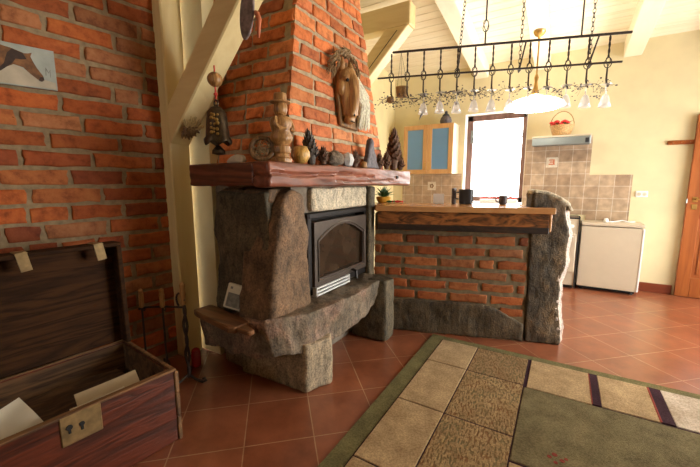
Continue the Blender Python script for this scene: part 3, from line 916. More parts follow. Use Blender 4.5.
m = MB()
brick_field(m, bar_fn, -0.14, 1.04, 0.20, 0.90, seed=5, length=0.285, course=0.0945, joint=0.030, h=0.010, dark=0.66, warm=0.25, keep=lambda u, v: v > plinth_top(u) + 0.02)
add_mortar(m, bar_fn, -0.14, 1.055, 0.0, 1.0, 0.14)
obj('brick_wall', m, [MT['brick'], MT['mortar_bar']], bar, smooth=True, angle=50)
m = MB()
poly = [(-0.14, 0.0), (1.05, 0.0)] + [(1.05 - 1.19 * i / 14, plinth_top(1.05 - 1.19 * i / 14)) for i in range(15)]
m.prism(poly, cw(0, -0.006, 0), cd, (0, 0, 1), cn, 0.06, 0.004)
obj('plinth_stone', rockify(m, 0.014, 0.007, 7, 12), MT['gran_plinth'], bar, smooth=True)
def slab_right(z): return 1.335 + 0.016 * math.sin(z * 9 + 1) + 0.008 * math.sin(z * 23)
def slab_lvl(z): return min(1.195, z)
m = MB()
zs = [0.0, 0.12, 0.25, 0.38, 0.5, 0.62, 0.75, 0.87, 0.97, 1.04]
poly = [(1.066, 0.0)] + [(slab_right(z) - 0.035, z) for z in zs] + [(1.285, 1.085), (1.23, 1.13), (1.15, 1.168), (1.062, 1.178), (1.046, 1.165), (1.05, 0.6)]
m.prism(poly, cw(0, 0.0, 0), cd, (0, 0, 1), cn, 0.20, 0.004)
es = obj('end_slab', rockify(m, 0.012, 0.008, 9, 14, 0.6, smooth=0.2), MT['gran_pillar'], bar, smooth=True, label='tall dark granite slab closing the bar')
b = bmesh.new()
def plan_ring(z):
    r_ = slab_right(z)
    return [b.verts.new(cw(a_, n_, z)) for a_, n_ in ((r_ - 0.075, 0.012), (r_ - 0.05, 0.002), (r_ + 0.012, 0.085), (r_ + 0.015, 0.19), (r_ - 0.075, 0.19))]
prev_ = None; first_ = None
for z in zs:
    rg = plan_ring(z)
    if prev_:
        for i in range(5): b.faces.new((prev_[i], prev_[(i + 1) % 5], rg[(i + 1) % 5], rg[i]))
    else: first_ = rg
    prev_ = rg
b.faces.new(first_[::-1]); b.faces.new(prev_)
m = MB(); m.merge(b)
obj('lit_chipped_edge', rockify(m, 0.010, 0.009, 16, 15, 0.5, smooth=0.2), MT['gran_lit_chip'], es, smooth=True, label='rough chipped edge, side light put into its pale colour')  # side light painted as paler stone along the rough chamfer
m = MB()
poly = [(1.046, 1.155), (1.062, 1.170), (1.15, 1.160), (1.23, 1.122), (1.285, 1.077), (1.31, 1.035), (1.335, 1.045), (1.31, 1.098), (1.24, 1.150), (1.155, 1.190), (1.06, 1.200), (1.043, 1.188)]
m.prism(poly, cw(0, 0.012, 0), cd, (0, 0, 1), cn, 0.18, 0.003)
obj('top_edge', rockify(m, 0.009, 0.004, 14, 16, 0.4, smooth=0.2), MT['gran_pale'], es, smooth=True, label='curved top edge, window light put into its pale colour')  # light falling on the slab top, painted as a paler band

wt = thing('oak_worktop', 'long light oak bar worktop on a dark burnt-grain beam', 'worktop', tuple(cw(0.5, 0.1, 0.9)))
m = MB()
pl = [cw(-0.125, -0.075, 0), cw(1.19, -0.075, 0), cw(1.19, -0.006, 0), cw(1.035, -0.006, 0), cw(1.035, 0.40, 0), cw(-0.60, 0.40, 0), Vector((-2.1, 2.72, 0)), Vector((-2.1, 2.603, 0)), Vector((-1.32, 2.603, 0))]
m.prism([(p.x, p.y) for p in pl], (0, 0, 1.022), (1, 0, 0), (0, 1, 0), (0, 0, 1), 0.045, 0.004)
obj('board', m, MT['oak_top'], wt)
m = MB(); barbox(m, -0.11, 1.155, -0.062, -0.012, 0.876, 1.021, 0.006)
ab = obj('apron_beam', m, MT['burnt'], wt, label='dark beam with burnt wavy grain')
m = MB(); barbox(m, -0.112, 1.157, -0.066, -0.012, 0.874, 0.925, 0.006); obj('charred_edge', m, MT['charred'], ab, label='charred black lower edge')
m = MB(); barbox(m, 1.155, 1.172, -0.062, -0.012, 0.89, 1.021, 0.004)
obj('apron_end', m, MT['oak_top'], wt)

# ------------------------------------------------------------------ rug
rug = thing('patchwork_rug', 'large patchwork pile rug in beige, tan and olive squares', 'rug', (0, 2, 0))
RX0, RX1, RY0, RY1 = -0.838, 1.75, -0.6, 2.70
m = MB(); m.box((RX0, RY0, 0.0), (RX1, RY1, 0.011), 0.003)
obj('rug_border', m, MT['rug_green'], rug, label='olive border')
ys = [2.632, 2.262, 1.745, 1.235, 0.72, 0.2, -0.5]
cols = {0: 'rug_beige', 1: 'rug_tan', 2: 'rug_brown', 3: 'rug_sage', 4: 'rug_line', 5: 'rug_red', 6: 'rug_pale'}
m = MB()
def patch(x0, x1, y0, y1, mi, z=0.0145): m.box((x0, y0, 0.004), (x1, y1, z), 0.003, None, mi)
m.box((RX0 + 0.10, RY0 + 0.1, 0.003), (RX1 - 0.1, RY1 - 0.066, 0.0118), 0, None, 4)
for j in range(6):
    y1, y0 = ys[j] - 0.003, ys[j + 1] + 0.003
    patch(-0.733, -0.468, y0, y1, 0, 0.0155)
    patch(-0.462, -0.124, y0, y1, 2 if j == 0 else 1, 0.014)
patch(-0.104, 0.228, 2.246, 2.629, 0, 0.0155); patch(0.272, 0.525, 2.252, 2.629, 0, 0.0155); patch(0.585, 0.86, 2.256, 2.629, 6, 0.0155); m.box((0.520, 2.256, 0.004), (0.532, 2.625, 0.0172), 0.002, None, 5); m.box((0.224, 2.256, 0.004), (0.233, 2.625, 0.0168), 0.002, None, 5); patch(0.92, 1.64, 2.256, 2.629, 1)
m.box((0.228, 2.25, 0.004), (0.272, 2.629, 0.017), 0.003, None, 4); m.box((0.525, 2.254, 0.004), (0.585, 2.629, 0.017), 0.003, None, 4)
patch(-0.118, 1.64, 1.578, 2.24, 3, 0.0155)
patch(-0.118, 1.64, 1.06, 1.566, 0); patch(-0.118, 1.64, -0.5, 1.05, 1)
for (x, y, rr) in ((0.055, 1.715, 0.012), (0.035, 1.69, 0.010), (0.085, 1.69, 0.011), (0.06, 1.665, 0.009), (0.10, 1.71, 0.008)):
    m.lathe([(rr, 0.010), (rr, 0.0165)], (x, y, 0), 9, None, 5)
obj('rug_field', m, [MT[cols[i]] for i in range(7)], rug)

# ------------------------------------------------------------------ wooden chest with open lid
che = thing('wooden_chest', 'old dark red wooden chest standing open against the brick wall', 'chest', (-1.848, 0.372, 0), R(-5.0))
CMx = WM[che.name]
CH0, CH1, CD = -1.15, 0.555, 0.275                    # local y extent, half depth
CZ = 0.362
def cbox(mb, lo, hi, bev=0.003, mi=0, M2=None): return mb.box(lo, hi, bev, CMx @ M2 if M2 is not None else CMx, mi)
m = MB()
cbox(m, (CD - 0.024, CH0, 0.0), (CD, CH1, CZ), 0.004); cbox(m, (-CD, CH0, 0.0), (-CD + 0.022, CH1, CZ), 0.003)
cbox(m, (-CD + 0.022, CH1 - 0.024, 0.0), (CD - 0.024, CH1 - 0.002, CZ - 0.002), 0.003); cbox(m, (-CD + 0.022, CH0, 0.0), (CD - 0.024, CH0 + 0.024, CZ), 0.003)
obj('chest_body', m, MT['chest'], che)
m = MB(); cbox(m, (-CD + 0.022, CH0 + 0.024, 0.0), (CD - 0.024, CH1 - 0.026, 0.02)); cbox(m, (-CD + 0.0222, CH0 + 0.025, 0.02), (-CD + 0.026, CH1 - 0.026, CZ - 0.004), 0); cbox(m, (-CD + 0.022, CH1 - 0.0285, 0.02), (CD - 0.025, CH1 - 0.0242, CZ - 0.006), 0); cbox(m, (CD - 0.028, CH0 + 0.03, 0.02), (CD - 0.0242, CH1 - 0.028, CZ - 0.006), 0)
obj('chest_lining', m, MT['chest_in'], che, label='bare brown inner boards')
m = MB()
cbox(m, (CD - 0.026, CH0, CZ - 0.004), (CD + 0.004, CH1, CZ + 0.007), 0.003); cbox(m, (-CD, CH0, CZ - 0.003), (-CD + 0.012, CH1, CZ + 0.005), 0.002); cbox(m, (-CD + 0.012, CH1 - 0.018, CZ - 0.003), (CD - 0.026, CH1 + 0.001, CZ + 0.005), 0.002)
obj('worn_rim', m, MT['worn_edge'], che, label='worn pale rim')
for z0, z1 in ((0.0, 0.125), (0.128, 0.245), (0.248, CZ - 0.006)):
    m = MB(); cbox(m, (CD - 0.02, CH1 - 0.012, z0), (CD + 0.008, CH1 + 0.008, z1), 0.004)
    obj('corner_batten', m, MT['worn_edge'], che)
m = MB(); cbox(m, (CD, 0.175 - 0.068, 0.245), (CD + 0.006, 0.175 + 0.068, CZ + 0.004), 0.003)
lock = obj('lock_plate', m, MT['brass_dull'], che, label='worn brass lock plate')
m = MB()
for yy, zz, rr in ((0.135, 0.318, 0.011), (0.175, 0.312, 0.009)):
    m = MB(); m.lathe([(rr, 0), (rr, 0.003)], (0, 0, 0), 10, CMx @ Matrix.Translation((CD + 0.0062, yy, zz)) @ Matrix.Rotation(R(90), 4, 'Y')); m.box((CD + 0.0063, yy - 0.004, zz - 0.025), (CD + 0.009, yy + 0.004, zz - 0.002), 0, CMx)
    obj('keyhole', m, MT['black'], lock)

# lid: shallow tray hinged on the back edge, standing upright
LT = Matrix.Translation((-CD, 0, CZ + 0.006)) @ Matrix.Rotation(R(-1.5), 4, 'Y')
LH, LD = 0.565, 0.075
m = MB()
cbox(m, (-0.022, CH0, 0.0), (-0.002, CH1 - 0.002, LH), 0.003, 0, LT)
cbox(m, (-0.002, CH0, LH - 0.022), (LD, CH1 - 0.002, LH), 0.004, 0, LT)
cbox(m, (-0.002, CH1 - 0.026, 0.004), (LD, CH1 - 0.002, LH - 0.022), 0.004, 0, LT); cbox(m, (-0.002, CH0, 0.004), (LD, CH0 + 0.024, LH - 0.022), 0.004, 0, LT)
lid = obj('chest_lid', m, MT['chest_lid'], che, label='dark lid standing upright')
for yy in (0.13, 0.425):
    m = MB(); cbox(m, (LD - 0.001, yy, LH - 0.085), (LD + 0.005, yy + 0.042, LH + 0.004), 0.001, 0, LT @ Matrix.Translation((0, yy, LH)) @ Matrix.Rotation(R(9), 4, 'X') @ Matrix.Translation((0, -yy, -LH))); cbox(m, (-0.01, yy, LH + 0.0), (LD + 0.005, yy + 0.045, LH + 0.005), 0.001, 0, LT)
    hp = obj('hinge_strap', m, MT['brass_dull'], lid, label='brass strap over the lid edge')
def local_sheet(name, mt, c, sx, sy, rz, tx, ty, label, cat, th=0.004):
    T = CMx @ Matrix.Translation(c) @ Matrix.Rotation(rz, 4, 'Z') @ Matrix.Rotation(ty, 4, 'Y') @ Matrix.Rotation(tx, 4, 'X')
    b = bmesh.new(); bmesh.ops.create_grid(b, x_segments=10, y_segments=10, size=0.5)
    for v in b.verts: v.co = Vector((v.co.x * sx, v.co.y * sy, 0.012 * math.sin(v.co.x * 5 + v.co.y * 2)))
    g = bmesh.ops.extrude_face_region(b, geom=b.faces[:])
    bmesh.ops.translate(b, verts=[v for v in g['geom'] if isinstance(v, bmesh.types.BMVert)], vec=(0, 0, th))
    mb = MB(); mb.merge(b, T)
    return obj(name, mb, mt, None, True, tuple(CMx @ Vector(c)), label, cat, angle=40)



local_sheet('paper_sheet', MT['paper'], (0.09, 0.005, 0.32), 0.17, 0.14, R(20), R(24), R(34), 'cream sheet of paper sticking up at the left inside the chest', 'paper')
local_sheet('cardboard_sheet', MT['paper2'], (0.125, 0.325, 0.300), 0.14, 0.24, R(-8), R(12), R(28), 'tan cardboard sheet lying inside the chest near its right corner', 'cardboard')
local_sheet('newspaper', MT['paper'], (0.185, 0.27, 0.300), 0.09, 0.20, R(-6), R(10), R(22), 'folded whitish newspaper under the cardboard inside the chest', 'newspaper')
m = MB(); m.box((-0.26, -0.45, 0.020), (0.235, 0.50, 0.24), 0.01, CMx @ Matrix.Translation((0, 0, 0.002)))
obj('kindling', rockify(m, 0.03, 0.012, 9, 41), MT['chest_in'], None, True, tuple(CMx @ Vector((0, 0, 0.02))), 'dark brown kindling scraps lying in the bottom of the open chest', 'kindling')

# ------------------------------------------------------------------ fire tools
tp = [Vector((-2.262, 1.16, 0)), Vector((-2.098, 1.20, 0)), Vector((-1.945, 1.228, 0))]
st = thing('fire_tool_stand', 'black wrought iron stand with curled feet holding the fire tools', 'tool stand', (tp[2].x, tp[2].y, 0))
m = MB()
pts = [(tp[2].x + 0.014 * math.sin(i * 0.9), tp[2].y, 0.03 + i * 0.028) for i in range(18)]
m.tube(pts, 0.009, 8); m.tube([(tp[2].x - 0.012 * math.sin(i * 0.9), tp[2].y + 0.008, 0.03 + i * 0.028) for i in range(18)], 0.008, 8)
obj('post', m, MT['wrought'], st)
m = MB(); m.lathe([(0.010, 0.50), (0.017, 0.515), (0.013, 0.54), (0.018, 0.57), (0.014, 0.60), (0.018, 0.635), (0.008, 0.65)], (tp[2].x, tp[2].y, 0), 12)
obj('handle', m, MT['handle_wood'], st)
m = MB()
m.tube([tp[0] + Vector((-0.03, -0.02, 0.44)), tp[0] + Vector((0.02, 0, 0.455)), tp[1] + Vector((0, 0, 0.475)), tp[2] + Vector((0, 0, 0.49))], 0.007, 8)
m.tube([tp[2] + Vector((-0.03 - 0.04 * math.cos(a), 0, 0.53 + 0.045 * math.sin(a))) for a in [R(q) for q in range(-60, 200, 26)]], 0.006, 8)
obj('hanging_bar', m, MT['wrought'], st)
for a in (20, 140, 260):
    m = MB()
    d = Vector((math.cos(R(a)), math.sin(R(a)), 0)) * 0.62
    m.tube([tp[2] + Vector((0, 0, 0.05)), tp[2] + d * 0.08 + Vector((0, 0, 0.022)), tp[2] + d * 0.16 + Vector((0, 0, 0.009)), tp[2] + d * 0.20 + Vector((0, 0, 0.022)), tp[2] + d * 0.185 + Vector((0, 0, 0.038)), tp[2] + d * 0.165 + Vector((0, 0, 0.03))], 0.008, 8)
    obj('foot', m, MT['wrought'], st)
for q, zt, lab, tip in ((0, 0.455, 'black poker with a wooden handle hanging nearest the chest', 'poker'), (1, 0.475, 'black fire shovel with a wooden handle hanging in the middle of the tool stand', 'shovel')):
    c = tp[q] + Vector((0.004, -0.018, 0))
    t = thing('fire_' + tip, lab, 'fire tool', (c.x, c.y, zt - 0.40), 0, 'fire tools on the stand')
    m = MB(); m.lathe([(0.008, zt), (0.015, zt + 0.01), (0.014, zt + 0.05), (0.016, zt + 0.085), (0.012, zt + 0.10), (0.015, zt + 0.115), (0.006, zt + 0.125)], (c.x, c.y, 0), 12)
    obj('handle', m, MT['handle_wood'], t)
    m = MB(); m.tube([(c.x, c.y, zt + 0.01), (c.x, c.y, zt - 0.30), (c.x + 0.004, c.y, zt - 0.37)] + ([(c.x + 0.03, c.y, zt - 0.385)] if q == 0 else []), 0.0065, 8)
    obj('rod', m, MT['wrought'], t)
    m = MB(); m.torus((c.x, c.y + 0.012, zt - 0.012), 0.012, 0.003, Matrix.Rotation(R(90), 4, 'X'), 12, 6)
    obj('hook', m, MT['wrought'], t)
    if q == 1:
        m = MB(); m.prism([(-0.03, 0.0), (0.03, 0.0), (0.042, -0.09), (-0.042, -0.09)], (c.x, c.y - 0.004, zt - 0.345), (1, 0, 0), (0, 0, 1), (0, 1, 0), 0.005, 0.001)
        obj('blade', m, MT['wrought'], t)

# things on and beside the hearth
t = thing('candle_jar', 'red glass grave candle on the floor between post and hearth', 'candle', (-2.075, 1.375, 0))
m = MB(); m.lathe([(0.026, 0), (0.030, 0.004), (0.030, 0.09), (0.026, 0.10)], (-2.075, 1.375, 0), 16); obj('jar', m, MT['red_glass'], t, True, angle=40)
m = MB(); m.lathe([(0.028, 0.098), (0.030, 0.10), (0.026, 0.118), (0.012, 0.128)], (-2.075, 1.375, 0), 16); obj('lid', m, MT['red_glass'], t, True, angle=40)

pd = thing('wooden_paddle', 'brown wooden paddle board with a tapered handle lying on the hearth edge', 'wooden paddle', (-1.69, 1.315, 0.47))
PM = Matrix.Translation((-1.895, 1.32, 0.438)) @ Matrix.Rotation(R(-8), 4, 'Z') @ Matrix.Rotation(R(1), 4, 'Y')
m = MB(); b_ = MB(); b_.prism([(0, -0.055), (0.05, -0.066), (0.40, -0.066), (0.43, -0.045), (0.43, 0.045), (0.40, 0.066), (0.05, 0.066), (0, 0.055)], (0, 0, 0), (1, 0, 0), (0, 1, 0), (0, 0, 1), 0.038, 0.006); m.merge(b_.bm, PM)
obj('blade', m, MT['brown_wood'], pd)
m = MB(); b_ = MB(); b_.prism([(0.43, -0.035), (0.52, -0.022), (0.53, 0.0), (0.52, 0.022), (0.43, 0.035)], (0, 0, 0.005), (1, 0, 0), (0, 1, 0), (0, 0, 1), 0.028, 0.006); m.merge(b_.bm, PM)
obj('handle', m, MT['brown_wood'], pd)

bk = thing('small_packet', 'small white packet with a grey picture leaning on the hearth stone', 'packet', (-1.66, 1.385, 0.475))
BM = Matrix.Translation((-1.645, 1.345, 0.497)) @ Matrix.Rotation(R(14), 4, 'Z') @ Matrix.Rotation(R(9), 4, 'Y') @ Matrix.Rotation(R(-16), 4, 'X')
m = MB(); m.box((-0.07, 0, 0), (0.07, 0.035, 0.15), 0.006, BM); obj('box', m, MT['paper'], bk)
m = MB(); m.box((-0.052, -0.0015, 0.012), (0.045, 0.0, 0.095), 0, BM); obj('picture', m, MT['card_grey'], bk, label='grey printed picture')
m = MB(); m.box((-0.045, -0.0012, 0.118), (-0.03, 0, 0.132), 0, BM); m.box((0.03, -0.0012, 0.112), (0.042, 0, 0.126), 0, BM); obj('print', m, MT['card_grey'], bk, kind='stuff')

# ------------------------------------------------------------------ things on the mantel
MZ = 1.3585
def pinecone(name, loc, h, r, mt, label, group='pine cones on the mantel beam', tilt=(0, 0), seed=0, rows=11):
    rr = random.Random(seed)
    m = MB()
    prof = [(0.1 * r, 0.0), (0.35 * r, 0.04 * h), (0.42 * r, 0.25 * h), (0.34 * r, 0.6 * h), (0.15 * r, 0.93 * h), (0.02 * r, h)]
    T = Matrix.Translation((0, 0, 0)) @ Matrix.Rotation(R(tilt[0]), 4, 'X') @ Matrix.Rotation(R(tilt[1]), 4, 'Y')
    m.lathe(prof, loc, 10, T)
    n = int(rows * 6)
    for i in range(n):
        f = (i + 0.5) / n
        z = h * (0.03 + 0.93 * f)
        env = math.sin(math.pi * min(1, 0.18 + 0.82 * (1 - f) ** 0.85)) if f < 0.25 else (1 - f) ** 0.5 * 1.08
        rad = r * max(0.16, min(1.0, env))
        a = i * 2.39996
        L1 = rad * rr.uniform(0.92, 1.06)
        w = r * 0.30 * max(0.4, rad / r); up = (0.35 * r) * (0.5 + f)
        S = Matrix.Translation(loc) @ T @ Matrix.Translation((0, 0, z)) @ Matrix.Rotation(a, 4, 'Z')
        b = bmesh.new()
        v = [b.verts.new(c) for c in ((0.2 * rad, -w * 0.35, 0), (0.2 * rad, w * 0.35, 0), (L1 * 0.86, w, up * 0.6), (L1, 0, up * 1.3), (L1 * 0.86, -w, up * 0.6), (L1 * 0.6, 0, -0.12 * r))]
        for q in ((0, 1, 2, 3, 4), (1, 0, 5), (1, 5, 2), (5, 3, 2), (5, 4, 3), (0, 4, 5)):
            b.faces.new([v[k] for k in q])
        m.merge(b, S)
    return obj(name, m, mt, None, False, tuple(loc), label, 'pine cone', group)

pinecone('pine_cone', (-1.335, 1.745, MZ), 0.185, 0.066, MT['cone_grey'], 'tall dark pine cone standing beside the round carved ball on the mantel', seed=1, tilt=(6, -3))
pinecone('pine_cone', (-1.335, 1.865, MZ + 0.004), 0.10, 0.05, MT['cone'], 'small reddish pine cone right of the tall dark one near the figurine', seed=2, rows=7)
pinecone('pine_cone', (-1.325, 2.25, MZ + 0.002), 0.105, 0.052, MT['cone'], 'small brown pine cone just right of the pale crystal on the mantel', seed=3, rows=7)
pinecone('pine_cone', (-1.33, 2.655, MZ + 0.003), 0.10, 0.06, MT['cone'], 'small brown pine cone right of the pointed dark stone', seed=4, rows=7)
pinecone('pine_cone', (-1.325, 2.93, MZ), 0.335, 0.092, MT['cone'], 'tallest pine cone, standing at the right end of the mantel beam', seed=5, rows=16)
pinecone('pine_cone', (-1.315, 2.765, MZ + 0.003), 0.125, 0.055, MT['cone'], 'squat brown pine cone left of the tallest one', seed=6, rows=8)
pinecone('pine_cone', (-1.315, 3.06, MZ + 0.003), 0.115, 0.058, MT['cone'], 'squat brown pine cone at the very right tip of the mantel', seed=7, rows=8)

fg = thing('carved_figurine', 'tall honey coloured carved wooden figurine in a brimmed hat on the mantel corner', 'figurine', (-1.335, 1.475, MZ))
fx, fy_ = -1.335, 1.475
m = MB(); m.lathe([(0.045, 0), (0.047, 0.02), (0.036, 0.03), (0.034, 0.045), (0.042, 0.055), (0.040, 0.085), (0.030, 0.095)], (fx, fy_, MZ), 20, None, 0, True, 1.22, 1.22); obj('pedestal', m, MT['carved'], fg, True, angle=35)
m = MB(); m.lathe([(0.030, 0.09), (0.036, 0.10), (0.048, 0.115), (0.052, 0.135), (0.040, 0.165), (0.042, 0.172), (0.046, 0.19), (0.050, 0.215), (0.042, 0.238), (0.020, 0.25)], (fx, fy_, MZ), 20, None, 0, True, 1.22, 1.22); 
for sgn in (-1, 1):
    m.tube([(fx + 0.012, fy_ + sgn * 0.055, MZ + 0.232), (fx + 0.018, fy_ + sgn * 0.068, MZ + 0.20), (fx + 0.036, fy_ + sgn * 0.055, MZ + 0.175), (fx + 0.05, fy_ + sgn * 0.016, MZ + 0.178)], [0.014, 0.015, 0.013, 0.010], 8)
obj('body', m, MT['carved'], fg, True, angle=45)
m = MB(); m.lathe([(0.014, 0.245), (0.026, 0.255), (0.031, 0.275), (0.030, 0.300), (0.024, 0.315)], (fx, fy_, MZ), 18, None, 0, True, 1.22, 1.22); m.ball((fx + 0.025, fy_ - 0.012, MZ + 0.280), 0.009); 
m.lathe([(0.018, 0.24), (0.014, 0.262), (0.004, 0.268)], (fx + 0.018, fy_ - 0.01, MZ - 0.008), 10)
obj('head', m, MT['carved'], fg, True, angle=45)
m = MB(); m.lathe([(0.030, 0.311), (0.046, 0.315), (0.046, 0.321), (0.029, 0.325), (0.028, 0.358), (0.024, 0.364), (0.004, 0.366)], (fx, fy_, MZ), 20, None, 0, True, 1.22, 1.22); obj('hat', m, MT['carved'], fg, True, angle=35)

m = MB(); m.lathe([(0.015, 0), (0.040, 0.012), (0.053, 0.045), (0.051, 0.070), (0.036, 0.098), (0.008, 0.104)], (-1.325, 1.625, MZ), 16)
b = m.bm
for v in b.verts:
    a = math.atan2(v.co.y - 1.625, v.co.x + 1.325)
    f = 1 + 0.09 * math.sin(a * 6 + v.co.z * 60)
    v.co.x = -1.325 + (v.co.x + 1.325) * f; v.co.y = 1.625 + (v.co.y - 1.625) * f
obj('carved_ball', m, MT['carved_gold'], None, True, (-1.325, 1.625, MZ), 'golden brown carved ball between the figurine and the tall cone', 'ornament')

wr = thing('twig_ring', 'round brown ring filled with dry twigs left of the figurine', 'ring ornament', (-1.405, 1.40, MZ))
RM_ = Matrix.Rotation(R(35), 4, 'Z') @ Matrix.Rotation(R(78), 4, 'X')
m = MB(); m.torus((-1.405, 1.40, MZ + 0.073), 0.060, 0.013, RM_, 26, 8); obj('hoop', m, MT['carved_dark'], wr, True)
m = MB()
for i in range(26):
    a, q = rnd.uniform(0, 6.28), rnd.uniform(0, 6.28)
    p0 = Vector((0.045 * math.cos(a), 0.045 * math.sin(a), rnd.uniform(-.01, .01))); p1 = Vector((0.045 * math.cos(q), 0.045 * math.sin(q), rnd.uniform(-.01, .01)))
    m.tube([RM_ @ p0, RM_ @ ((p0 + p1) / 2 + Vector((0, 0, 0.012))), RM_ @ p1], 0.0028, 5, True, 0, Matrix.Translation((-1.405, 1.40, MZ + 0.073)))
obj('twigs', m, MT['hair_dark'], wr, kind='stuff')

m = MB(); m.prism([(-0.062, 0.0), (0.06, 0.0), (0.066, 0.018), (0.045, 0.042), (0.01, 0.05), (-0.012, 0.04), (-0.04, 0.034), (-0.066, 0.014)], (-1.585, 1.36, MZ), (1, 0.1, 0), (0, 0, 1), (0, 1, 0), 0.035, 0.006)
obj('white_shell', rockify(m, 0.008, 0.005, 22, 3), MT['shell'], None, True, (-1.585, 1.37, MZ), 'pale irregular shell lying on the mantel under the brass bell', 'shell')
m = MB(); m.ball((-1.335, 1.995, MZ + 0.05), 0.056, None, 0, 18, 12, (1, 1.4, 0.95))
obj('moss_ball', rockify(m, 0.008, 0.008, 30, 5), MT['fur'], None, True, (-1.335, 1.985, MZ), 'fuzzy grey brown mossy lump in the middle of the mantel', 'moss')
m = MB(); m.ball((-1.32, 2.14, MZ + 0.05), 0.054, Matrix.Rotation(0.5, 4, 'Z'), 0, 7, 4, (0.9, 1, 1))
obj('crystal_lump', m, MT['crystal'], None, False, (-1.32, 2.125, MZ), 'pale sparkling crystal lump below the horse head carving', 'crystal')
m = MB(); m.lathe([(0.026, 0), (0.03, 0.012), (0.022, 0.045), (0.01, 0.05)], (-1.315, 2.36, MZ), 12)
obj('walnut_shell', m, MT['carved'], None, True, (-1.315, 2.36, MZ), 'small yellow brown nut left of the pointed dark stone', 'nut')
m = MB(); m.prism([(-0.10, 0), (0.13, 0), (0.085, 0.07), (0.015, 0.235), (-0.012, 0.24), (-0.045, 0.14)], (-1.36, 2.50, MZ), (0, 1, 0), (0, 0, 1), (1, 0, 0), 0.05, 0.008)
obj('pointed_stone', rockify(m, 0.011, 0.005, 16, 8), MT['slate'], None, True, (-1.33, 2.52, MZ), 'dark pointed triangular stone standing on the mantel', 'stone')

# horse head carving on the chimney
ha = thing('horse_head_carving', 'carved wooden horse head plaque with pale mane on the brick chimney', 'wall carving', (-1.46, 2.35, 1.85))
HX = lambda z: -1.43 - 0.08 * (z - 1.36) + 0.016
def on_ch(y, z, w): return Vector((HX(z) + w, y, z))
m = MB()
pl = [(2.20, 1.66), (2.44, 1.645), (2.46, 1.80), (2.46, 1.99), (2.42, 2.09), (2.35, 2.135), (2.27, 2.12), (2.21, 2.06), (2.185, 1.9)]
ax_z = Vector((-0.08, 0, 1))
m.prism([(y, z - 1.66) for y, z in pl], (HX(1.66), 0, 1.66), (0, 1, 0), ax_z, (1, 0, 0.08), 0.026, 0.006)
obj('plaque', m, MT['carved_dark'], ha)
m = MB()
hy = 2.265
def ell(c, r, sc): m.ball(on_ch(*c), r, None, 0, 18, 12, sc)
ell((hy, 2.005, 0.045), 0.078, (0.95, 1.0, 0.95))                       # cranium
m.tube([on_ch(hy + 0.002, 2.05, 0.085), on_ch(hy, 1.96, 0.115), on_ch(hy - 0.002, 1.86, 0.118), on_ch(hy - 0.004, 1.78, 0.105), on_ch(hy - 0.005, 1.73, 0.085)], [0.034, 0.042, 0.036, 0.036, 0.040], 14)
m.tube([on_ch(hy, 2.0, 0.03), on_ch(hy, 1.90, 0.045), on_ch(hy - 0.002, 1.80, 0.045), on_ch(hy - 0.004, 1.73, 0.04)], [0.075, 0.070, 0.050, 0.042], 14)
for sg in (-1, 1):
    ell((hy + sg * 0.052, 1.925, 0.04), 0.050, (0.8, 0.8, 1.25))         # cheek
    ell((hy + sg * 0.052, 1.985, 0.085), 0.022, (1, 1.1, 0.8))           # brow
    ell((hy + sg * 0.024 - 0.004, 1.735, 0.105), 0.020, (1, 1, 0.9))     # nostril rim
ell((hy - 0.004, 1.70, 0.06), 0.040, (1.1, 1.05, 0.75))                  # muzzle
m.tube([on_ch(hy + 0.05, 2.03, 0.02), on_ch(hy + 0.10, 1.96, 0.02), on_ch(hy + 0.13, 1.86, 0.015)], [0.06, 0.055, 0.03], 12)
hd_ = obj('head', rockify(m, 0.0075, 0.0025, 26, 51, 0.0, (1, 1, 0.5), 0.8), MT['carved'], ha, True)
for sg in (-1, 1):
    m = MB(); m.ball(on_ch(hy + sg * 0.056, 1.968, 0.098), 0.0125, None, 0, 10, 8)
    obj('eye', m, MT['black'], hd_, True)
    m = MB(); m.ball(on_ch(hy + sg * 0.024 - 0.004, 1.728, 0.121), 0.009, None, 0, 10, 8, (0.6, 0.8, 1.1)); obj('nostril', m, MT['black'], hd_, True)
    m = MB(); m.tube([on_ch(hy + sg * 0.045, 2.045, 0.05), on_ch(hy + sg * 0.06, 2.085, 0.062), on_ch(hy + sg * 0.052, 2.14, 0.058)], [0.026, 0.024, 0.003], 10)
    obj('ear', m, MT['carved'], ha, True)
m = MB(); m.tube([on_ch(hy - 0.03, 1.69, 0.09), on_ch(hy - 0.004, 1.683, 0.103), on_ch(hy + 0.022, 1.69, 0.09)], 0.004, 6); obj('mouth', m, MT['black'], hd_)
m = MB()
for i in range(260):
    f = rnd.random(); a = rnd.uniform(-0.5, 0.5)
    y0 = 2.37 + rnd.uniform(-0.04, 0.04); z0 = 2.04 - 0.14 * rnd.random()
    y1 = 2.42 + 0.18 * rnd.random(); z1 = 1.655 + 0.12 * rnd.random()
    w0 = 0.04 + 0.04 * rnd.random()
    m.tube([on_ch(y0, z0, w0), on_ch((y0 + y1) / 2 + 0.03 + 0.02 * a, (z0 + z1) / 2 + 0.02, w0 + 0.022), on_ch(y1, z1, w0 * 0.6 + 0.004)], [0.006, 0.007, 0.003], 5)
obj('mane', m, MT['hair'], ha, kind='stuff', label='pale horsehair mane')
m = MB()
